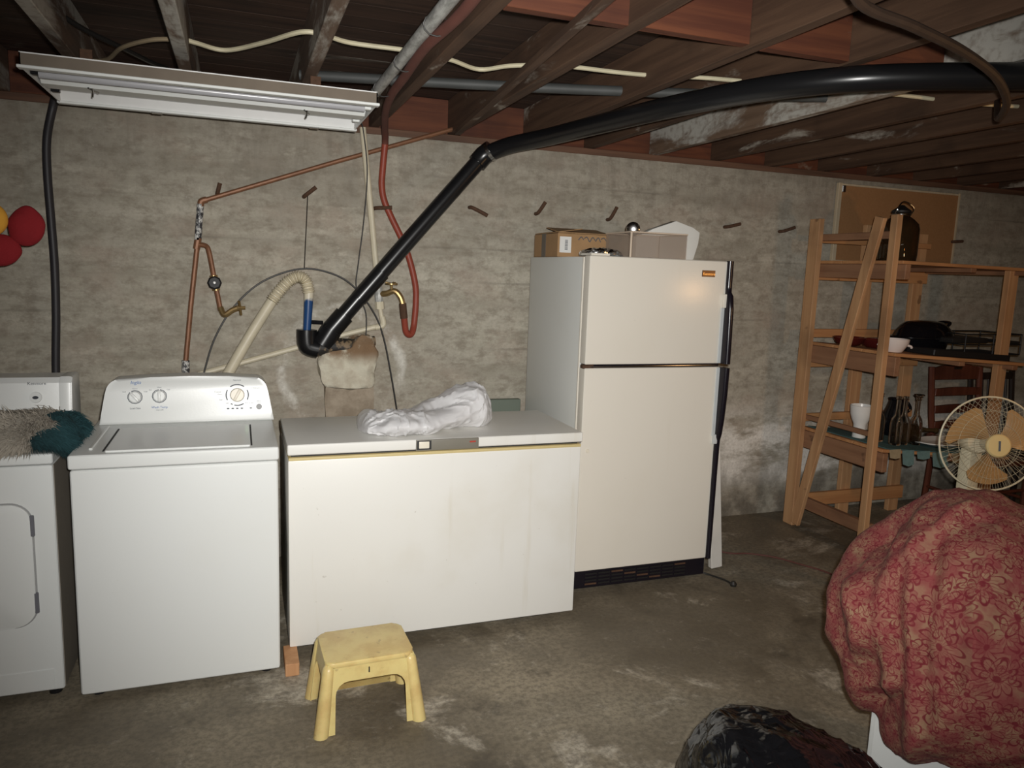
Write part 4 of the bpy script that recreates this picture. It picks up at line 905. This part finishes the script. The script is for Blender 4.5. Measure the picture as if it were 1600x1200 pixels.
# jar on the top shelf
jx, jy, jz = 3.79, 3.60, S1(3.79)
jr = thing('glass_jar', (jx, jy, jz), 'large brown glass jar with a wire clamp top on the highest shelf', 'jar')
obj('body', B().lathe([(.0, .0), (.095, 0), (.108, .012), (.112, .05), (.112, .20), (.104, .232), (.075, .262), (.052, .278), (.050, .30), (.046, .30), (.046, .276), (.098, .228), (.106, .2), (.106, .05), (.1, .02), (0, .012)], (jx, jy, jz), 32), 'jug', jr)
obj('stopper', B().lathe([(0, .29), (.044, .29), (.056, .302), (.056, .312), (.03, .33), (.014, .345), (0, .348)], (jx, jy, jz), 20), 'darkmetal', jr)
b = B().tube([(jx-.058, jy-.01, jz+.285), (jx-.062, jy-.03, jz+.32), (jx-.02, jy-.02, jz+.362), (jx+.03, jy-.02, jz+.358), (jx+.066, jy-.03, jz+.325), (jx+.058, jy-.01, jz+.285)], .004, 6); b.tube([(jx+.054*math.cos(a*PI/8), jy+.054*math.sin(a*PI/8), jz+.288) for a in range(16)], .0035, 6, False, True)
obj('wire_clamp', b, 'chrome', jr)
# middle shelf
o = obj('white_bowl', B().lathe([(0, 0), (.05, 0), (.055, .006), (.082, .05), (.086, .076), (.081, .076), (.076, .052), (.05, .012), (0, .010)], (3.595, 3.37, S2(3.595)+.001), 28).tube([(3.505, 3.37, S2(3.6)+.058), (3.488, 3.37, S2(3.6)+.054), (3.486, 3.375, S2(3.6)+.040)], .007, 6).tube([(3.678, 3.35, S2(3.6)+.040), (3.700, 3.34, S2(3.6)+.034), (3.705, 3.34, S2(3.6)+.024)], .007, 6), 'pinkchina'); tag(o, 'small white china bowl at the front of the middle shelf', 'bowl')
dish = obj('red_dish', B().lathe([(0, 0), (.05, 0), (.08, .02), (.10, .055), (.095, .055), (.074, .024), (.045, .008), (0, .008)], (3.585, 3.70, S2(3.585)+.001), 24), 'redglass'); tag(dish, 'dark red glass dish on the middle shelf behind the brace', 'dish')
c = dup(dish, (.165, -.05, -.0105), 'dark red glass dish on the middle shelf behind the white bowl'); 
for q in (dish, c): q['group'] = 'red glass dishes'
rx, ry_ = 4.06, 3.60; rz = S2(rx)+.003
ro = thing('roasting_pan', (rx, ry_, rz), 'black enamel roasting pan with domed lid on the middle shelf', 'pan')
obj('pan_body', B().lathe([(0, 0), (.75, 0), (.85, .02), (.95, .085), (1.04, .09), (1.04, .098), (.9, .098), (0, .094)], (rx, ry_, rz), 36, sx=.20, sy=.145), 'pot', ro)
obj('pan_lid', B().lathe([(1.03, .099), (1.0, .108), (.93, .135), (.80, .165), (.62, .188), (.3, .198), (0, .20)], (rx+.02, ry_, rz), 36, sx=.20, sy=.145), 'pot', ro)
obj('lid_handle', B().tube([(rx+.14, ry_-.04, rz+.150), (rx+.19, ry_-.04, rz+.185), (rx+.19, ry_+.04, rz+.185), (rx+.14, ry_+.04, rz+.150)], .009, 8), 'pot', ro)
for s in (-1, 1): obj('side_handle', B().tube([(rx+s*.195, ry_-.05, rz+.088), (rx+s*.245, ry_-.035, rz+.09), (rx+s*.245, ry_+.035, rz+.09), (rx+s*.195, ry_+.05, rz+.088)], .008, 8), 'pot', ro)
bt = thing('baking_tray', (4.15, 3.36, S2(4.15)), 'flat black baking tray along the front of the middle shelf', 'tray')
o = B().beam((3.80, 3.36, S2(3.80)+.004), (4.42, 3.36, S2(4.42)+.004), .20, .004, (0, 1, 0)); obj('tray_base', o, 'darkmetal', bt, ang=None)
for yy in (3.265, 3.455): obj('tray_rim', B().beam((3.80, yy, S2(3.80)+.020), (4.42, yy, S2(4.42)+.020), .006, .034, (0, 1, 0)), 'darkmetal', bt, ang=None)
for xx in (3.80, 4.42): obj('tray_rim', B().beam((xx, 3.265, S2(xx)+.020), (xx, 3.455, S2(xx)+.020), .006, .034, (1, 0, 0)), 'darkmetal', bt, ang=None)
b = B(); RX0, RX1, RY0, RY1 = 4.13, 4.60, 3.34, 3.62
zb = S2(4.4)+.032; zt = zb+.125
for z in (zb, zb+.062, zt): b.tube([(RX0, RY0, z), (RX1, RY0, z), (RX1, RY1, z), (RX0, RY1, z)], .0045, 6, False, True)
for x in (RX0, RX1, (RX0+RX1)/2):
    for yy in (RY0, RY1): b.tube([(x, yy, zb), (x, yy, zt)], .0045, 6, False)
for k in range(1, 10): x = RX0+(RX1-RX0)*k/10; b.tube([(x, RY0, zb), (x, RY1, zb)], .003, 6, False)
o = obj('wire_rack', b, 'darkmetal'); tag(o, 'black wire rack basket at the right end of the middle shelf', 'rack')
gp = thing('griddle', (4.3, 3.48, zb+.066), 'flat black griddle pan with a long handle lying in the wire rack', 'pan')
obj('plate', B().box(4.06, 4.36, 3.37, 3.60, zb+.068, zb+.10, .008, 2), 'darkmetal', gp)
obj('handle', B().beam((4.35, 3.48, zb+.088), (4.66, 3.40, zb+.070), .030, .016, (0, 1, 0), .004), 'darkmetal', gp)
# lower shelf
cl = B().beam((3.50, 3.57, S3(3.50)+.0035), (4.36, 3.57, S3(4.36)+.0035), .66, .005, (0, 1, 0))
ck = thing('teal_cloth', (3.9, 3.57, S3(3.9)), 'faded teal cloth with hanging bunting flags on the lowest shelf', 'cloth')
obj('cloth', cl, 'teal', ck, ang=None)
for x, wd, h, m in ((3.555, .085, .05, 'tanflag'), (3.655, .09, .085, 'tealflag'), (3.775, .10, .045, 'tealflag'), (3.91, .125, .085, 'tealflag'), (4.05, .09, .055, 'tanflag')):
    zt_ = S3(x)+.004
    obj('flag', B().prism([(-wd/2, 0), (wd/2, 0), (wd/2-.005, -h), (0, -h*1.12), (-wd/2+.004, -h*.95)], .003, face_front(x, 3.238, zt_, -.15)), m, ck, ang=None)
zs = lambda x: S3(x)+.0075
vx = 3.60
o = obj('white_vase', B().lathe([(0, 0), (.038, 0), (.040, .006), (.037, .05), (.038, .085), (.052, .115), (.062, .15), (.066, .20), (.062, .203), (.057, .15), (.045, .115), (.0, .10)], (vx, 3.56, zs(vx)), 28), 'china'); tag(o, 'white china goblet vase on the lowest shelf behind the front post', 'vase')
bprof = [(0, 0), (.032, 0), (.036, .006), (.036, .13), (.030, .158), (.015, .185), (.0125, .215), (.0125, .275), (.017, .278), (.017, .295), (.010, .295), (.0085, .28), (.0085, .21), (.012, .18), (.0265, .155), (.032, .13), (.032, .012), (0, .008)]
bl = [(3.655, 3.47, 'clear long-necked glass bottle half behind the front shelf post'), (3.70, 3.38, 'clear long-necked glass bottle just right of the front shelf post'), (3.80, 3.42, 'clear long-necked glass bottle in the middle of the bottle row'), (3.925, 3.44, 'clear glass bottle with flared lip, rightmost of the upright bottles')]
first = None
for x, yy, lbl in bl:
    if first is None:
        first = thing('glass_bottle', (x, yy, zs(x)), lbl, 'bottle', 'glass bottles on the lowest shelf'); fx, fy = x, yy
        obj('bottle_body', B().lathe(bprof, (x, yy, zs(x)), 24), 'glass', first)
    else: dup(first, (x-fx, yy-fy, zs(x)-zs(fx)), lbl)
o = obj('bottle_lip', B().lathe([(.017, 0), (.030, .012), (.031, .016), (.017, .010)], (3.925, 3.44, zs(3.925)+.296), 20), 'glass'); o.parent = bpy.data.objects['glass_bottle.003']; o.location = Vector((0, 0, .296))
o = obj('black_crock', B().lathe([(0, 0), (.06, 0), (.075, .05), (.078, .14), (.055, .20), (.045, .235), (.052, .25), (.046, .25), (.038, .23), (0, .22)], (4.05, 3.72, zs(4.05)), 24).tube([(4.12, 3.71, zs(4.05)+.15), (4.155, 3.70, zs(4.05)+.18), (4.13, 3.71, zs(4.05)+.225), (4.095, 3.72, zs(4.05)+.235)], .010, 8), 'pot'); tag(o, 'black jug with handle behind the clear bottles', 'jug')
pl = obj('white_platter', B().lathe([(0, 0), (.6, 0), (.72, .006), (1.0, .022), (1.0, .028), (.7, .012), (.6, .008), (0, .008)], (4.13, 3.40, zs(4.10)+.012), 36, sx=.20, sy=.125), 'china'); tag(pl, 'white oval platter lying on the lowest shelf right of the bottles', 'platter')
o = obj('dark_tray', B().beam((3.99, 3.63, zs(3.99)+.02), (4.34, 3.63, zs(4.34)+.02), .16, .034, (0, 1, 0), .008), 'pot'); tag(o, 'dark tray behind the white platter under the lying bottle', 'tray')
b = B().lathe(bprof, (3.985, 3.62, zs(4.0)+.075), 24, axis=(1, -.12, -.095)); o = obj('lying_bottle', b, 'amber'); tag(o, 'dark amber bottle lying on its side behind the platter', 'bottle')

# ------------------------------------------------------------------ chairs behind the shelves
ch = thing('wooden_chair', (4.78, 3.62, 0), 'red brown ladder-back wooden chair against the wall right of the shelves', 'chair')
cx0, cx1, cyb, cyf = 4.545, 5.005, 3.86, 3.45
for x in (cx0, cx1):
    s = -1 if x == cx0 else 1
    obj('rear_leg', B().tube([(x-s*.03, cyb+.02, 0), (x-s*.02, cyb-.01, .45), (x-s*.005, cyb+.02, .75), (x, cyb+.05, 1.045)], .021, 8), 'chair', ch)
    obj('front_leg', B().tube([(x-s*.02, cyf, 0), (x-s*.02, cyf, .44)], .021, 8, False), 'chair', ch)
    obj('stretcher', B().tube([(x-s*.02, cyf, .2), (x-s*.02, cyb, .2)], .011, 8, False), 'chair', ch)
obj('seat', B().box(cx0-.005, cx1+.005, cyf-.03, cyb+.01, .44, .472, .010, 2), 'chair', ch)
xm = (cx0+cx1)/2; hw = (cx1-cx0)/2-.012
def slat(z0, z1, arch, y, hole=False):
    n = 14; top = [(-hw+2*hw*k/n, z1+arch*math.cos(PI*(k/n-.5))) for k in range(n+1)]; bot = [(-hw+2*hw*k/n, z0) for k in range(n+1)]
    return B().prism(bot+top[::-1], .018, Matrix.Translation((xm, y+.009, 0)) @ Matrix(((1, 0, 0, 0), (0, 0, -1, 0), (0, 1, 0, 0), (0, 0, 0, 1))), .003, 1)
obj('crest_rail', slat(.955, 1.035, .035, cyb+.045), 'chair', ch)
obj('hand_hole', B().prism(rr(.075, .018, .008, 4), .002, face_front(xm, cyb+.0345, 1.035)), 'darkchair', ch, ang=None)
for z, t in ((.845, .05), (.725, .05), (.615, .05)): obj('back_slat', slat(z, z+t, .008, cyb+.03-.04*(1-(z-.6)/.4)), 'chair', ch)
obj('front_stretcher', B().tube([(cx0+.02, cyf, .26), (cx1-.02, cyf, .26)], .011, 8, False), 'chair', ch)
c2 = thing('dark_chair', (5.3, 3.9, 0), 'dark spindle-back chair at the far right behind the red brown chair', 'chair')
a0, a1, yb2, yf2 = 5.11, 5.54, 4.02, 3.62
for x in (a0, a1):
    obj('rear_leg', B().tube([(x, yb2+.01, 0), (x, yb2-.01, .45), (x, yb2+.04, .985)], .02, 8), 'darkchair', c2)
    obj('front_leg', B().tube([(x, yf2, 0), (x, yf2, .43)], .02, 8, False), 'darkchair', c2)
obj('seat', B().box(a0-.01, a1+.01, yf2-.03, yb2, .43, .46, .01, 2), 'darkchair', c2)
obj('top_rail', B().box(a0, a1, yb2+.02, yb2+.05, .925, .975, .006, 2), 'darkchair', c2)
for k in range(1, 7): x = a0+(a1-a0)*k/7; obj('spindle', B().tube([(x, yb2-.01, .455), (x, yb2+.035, .93)], .008, 6, False), 'darkchair', c2)

# ------------------------------------------------------------------ pedestal fan
fn = thing('pedestal_fan', (3.03, 2.40, 0), 'cream pedestal fan with amber blades behind the red comforter', 'fan')
fcn = Vector((3.085, 2.32, .927)); fax = Vector((-.45, -.88, .10)).normalized()
Mf = Matrix.Translation(fcn) @ Vector((0, 0, 1)).rotation_difference(fax).to_matrix().to_4x4()
def cage(depth, n, s):
    b = B(); R = .205
    for k in range(n):
        a = 2*PI*k/n; pts = []
        for t in (0, .25, .5, .75, 1.0):
            q = .045+(R-.045)*t; z = s*(.012+depth*(1-(t)**2.2)); aa = a+.35*t*(1 if s > 0 else -1)
            pts.append((q*math.cos(aa), q*math.sin(aa), z))
        b.tube(pts, .00055, 4, False)
    for t in (.3, .65):
        q = .045+(R-.045)*t; b.tube([(q*math.cos(a*PI/16), q*math.sin(a*PI/16), s*(.012+depth*(1-t**2.2))) for a in range(32)], .0007, 4, False, True)
    b.bm.transform(Mf); return b
g1 = obj('front_grille', cage(.065, 54, 1), 'fancream', fn, kind='stuff'); obj('rear_grille', cage(.075, 54, -1), 'fancream', fn, kind='stuff')
b = B().tube([(.206*math.cos(a*PI/24), .206*math.sin(a*PI/24), 0) for a in range(48)], .0042, 8, False, True); b.bm.transform(Mf); obj('grille_rim', b, 'fancream', fn)
b = B().lathe([(0, .070), (.050, .070), (.050, .082), (.044, .087), (0, .089)], (0, 0, 0), 28); b.bm.transform(Mf); hb = obj('hub_cap', b, 'hub', fn)
b = B().box(-.004, .004, -.022, .022, .0885, .0905, M=Matrix.Rotation(math.radians(-25), 4, 'Z')); b.bm.transform(Mf); obj('hub_mark', b, 'ink', hb, ang=None)
for k in range(3):
    bb = B(); nr, na = 8, 10; a0 = math.radians(108+120*k); rows = []
    for i in range(nr+1):
        q = .030+(.178-.030)*i/nr; wid = math.radians(lerp(30, 78, (i/nr)**.7))*(1 if i < nr else .80)
        rows.append([bb.bm.verts.new((q*math.cos(a0+wid*(j/na-.5)+.25*i/nr), q*math.sin(a0+wid*(j/na-.5)+.25*i/nr), .012-.045*(j/na-.5))) for j in range(na+1)])
    for i in range(nr):
        for j in range(na): bb.bm.faces.new((rows[i][j], rows[i+1][j], rows[i+1][j+1], rows[i][j+1]))
    bmesh.ops.solidify(bb.bm, geom=bb.bm.faces[:], thickness=.002)
    bb.bm.transform(Mf); obj('blade', bb, 'blade', fn)
b = B().lathe([(0, -.02), (.030, -.02), (.030, .045), (0, .05)], (0, 0, 0), 20); b.bm.transform(Mf); obj('blade_hub', b, 'fancream', fn)
b = B().lathe([(0, -.21), (.035, -.205), (.055, -.17), (.058, -.10), (.05, -.085), (0, -.085)], (0, 0, 0), 24); b.bm.transform(Mf); obj('motor', b, 'fancream', fn)
mp = fcn-fax*.15
obj('pole', B().tube([(mp.x, mp.y, .04), (mp.x, mp.y, mp.z-.03)], lambda t: .020 if t < .5 else .026, 14, False), 'fancream', fn)
obj('neck', B().box(mp.x-.036, mp.x+.036, mp.y-.03, mp.y+.03, mp.z-.24, mp.z-.04, .012, 2), 'fancream', fn)
obj('base', B().lathe([(0, 0), (.20, 0), (.20, .015), (.17, .030), (.04, .05), (.03, .08), (0, .08)], (mp.x, mp.y, 0), 32), 'fancream', fn)

# ------------------------------------------------------------------ white cabinet, comforter, bin bag in front
wc = thing('white_cabinet', (2.1, 1.35, 0), 'small white metal cabinet under the red floral comforter', 'cabinet')
obj('body', B().box(1.852, 2.20, 1.36, 1.665, .012, .36, .006, 2), 'white', wc)
obj('side_panel', B().box(1.848, 1.853, 1.38, 1.645, .03, .345, .0015, 1), 'white', wc)
for x in (1.89, 2.16):
    for yy in (1.40, 1.62): obj('foot', B().lathe([(.02, 0), (.02, .014)], (x, yy, 0), 10), 'black', wc)
cc = Vector((2.12, 1.55, .56)); vd = Vector((.7504, .5486, -.3686)); hr = Vector((.5902, -.8073, 0)); vu = Vector((.2976, .2176, .9296))
cont = [(-.428, -.036), (-.410, -.117), (-.376, -.16), (-.338, -.195), (-.312, -.274), (-.272, -.314), (-.221, -.318), (-.203, -.366), (-.148, -.424), (-.09, -.452), (.03, -.47), (.20, -.46), (.36, -.36), (.45, -.2), (.475, 0), (.42, .2), (.30, .32), (.18, .375), (.076, .395), (.006, .412), (-.098, .406), (-.185, .374), (-.28, .305), (-.364, .202), (-.396, .111), (-.423, .035)]
cs = spline([Vector((a, b_, 0)) for a, b_ in cont], 8, True); NC = len(cs)
me_b = bmesh.new(); NPH = 90; uvl = me_b.loops.layers.uv.new('UVMap'); uvd = {}
rows = []
for j in range(NPH+1):
    ph = PI*j/NPH; row = []
    for i in range(NC):
        q = cs[i]; sp_ = max(.002, math.sin(ph)) ; sp_ = sp_**.82
        dn = math.cos(ph); dep = .36 if dn > 0 else .42
        a, b_ = q.x*sp_, q.y*sp_
        p = cc+hr*a+vu*b_-vd*dn*dep
        u, v = q.x*(ph/(PI/2))*1.25, q.y*(ph/(PI/2))*1.25
        # folds: long soft ridges falling from the crown, gathered towards the left
        st_ = Vector((a*9+.9*mn.noise(Vector((a*2, b_*3, 0))), b_*2.0+a*1.5, dn*1.5))
        k = .055*(ridge(st_, .55)-.3)+.030*mn.noise(Vector((a*3.2, b_*3.0, dn*3)))+.018*(ridge(Vector((a*15-b_*4+2*mn.noise(Vector((a*4, b_*4, 7))), b_*3.5, dn*3)), .55)-.3)+.006*mn.noise(Vector((a*22, b_*22, dn*20)))-.012
        k += .017*math.exp(-((a+.20)/.15)**2)*min(1, max(0, (.36-b_)/.2))*(math.sin((a*1.0+.12*b_+.035*mn.noise(Vector((a*4, b_*3, 2))))*2*PI/.085))*min(1, max(0, .75+.6*mn.noise(Vector((a*5, b_*4, 9)))))
        face = min(1, max(0, abs(dn))*2.2+.12)
        out_ = (hr*a*2.2+vu*b_*2.2-vd*dn).normalized()
        p += out_*k*face
        vtx = me_b.verts.new(p); uvd[vtx] = (u, v); row.append(vtx)
    rows.append(row)
for j in range(NPH):
    for i in range(NC):
        fcs = me_b.faces.new((rows[j][i], rows[j+1][i], rows[j+1][(i+1) % NC], rows[j][(i+1) % NC]))
        for l in fcs.loops: l[uvl].uv = uvd[l.vert]
me_c = bpy.data.meshes.new('comforter'); bmesh.ops.recalc_face_normals(me_b, faces=me_b.faces); me_b.to_mesh(me_c); me_b.free()
o = obj('comforter', me_c, 'floral', ang=60); tag(o, 'bulky red and beige floral comforter heaped on the white cabinet', 'comforter')
o = obj('bin_bag', loaf([(1.07, 1.42, .02, .05), (1.095, 1.42, .12, .25), (1.14, 1.44, .20, .375), (1.20, 1.45, .24, .425), (1.30, 1.45, .26, .425), (1.40, 1.45, .26, .405), (1.50, 1.45, .25, .365), (1.60, 1.44, .22, .29), (1.72, 1.43, .16, .21), (1.80, 1.42, .05, .08), (1.82, 1.42, .01, .02)], 140, 120, .0008, .034, 2.6, 5.7), 'blackbag', ang=25)
tag(o, 'crumpled black bin liner on the floor beside the white cabinet', 'bag')

# ------------------------------------------------------------------ plush flower hanging at the left
pf = thing('plush_flower', (-.935, 3.70, 1.74), 'red plush flower with a yellow centre hanging by the left wall', 'toy')
fcx = Vector((-.955, 3.70, 1.738))
for k in range(5):
    a = math.radians((-10, -80, -150, 110, 172)[k]); dirv = Vector((math.cos(a), 0, math.sin(a)))
    M = Matrix.Rotation(-a, 4, 'Y')
    b = B().ell(fcx+dirv*.128, (.066, .030, .084), 4, M)
    for v in b.bm.verts: v.co += (v.co-(fcx+dirv*.128)).normalized()*.008*mn.noise(v.co*20)
    obj('petal', b, 'petal', pf)
obj('flower_centre', B().ell(fcx+Vector((0, -.03, .0)), (.070, .035, .070), 4), 'plushyellow', pf)
obj('string', B().tube([(-.935, 3.72, 1.80), (-.937, 3.72, 2.1), (-.96, 3.72, 2.335)], .0015, 6, False), 'cable', pf)
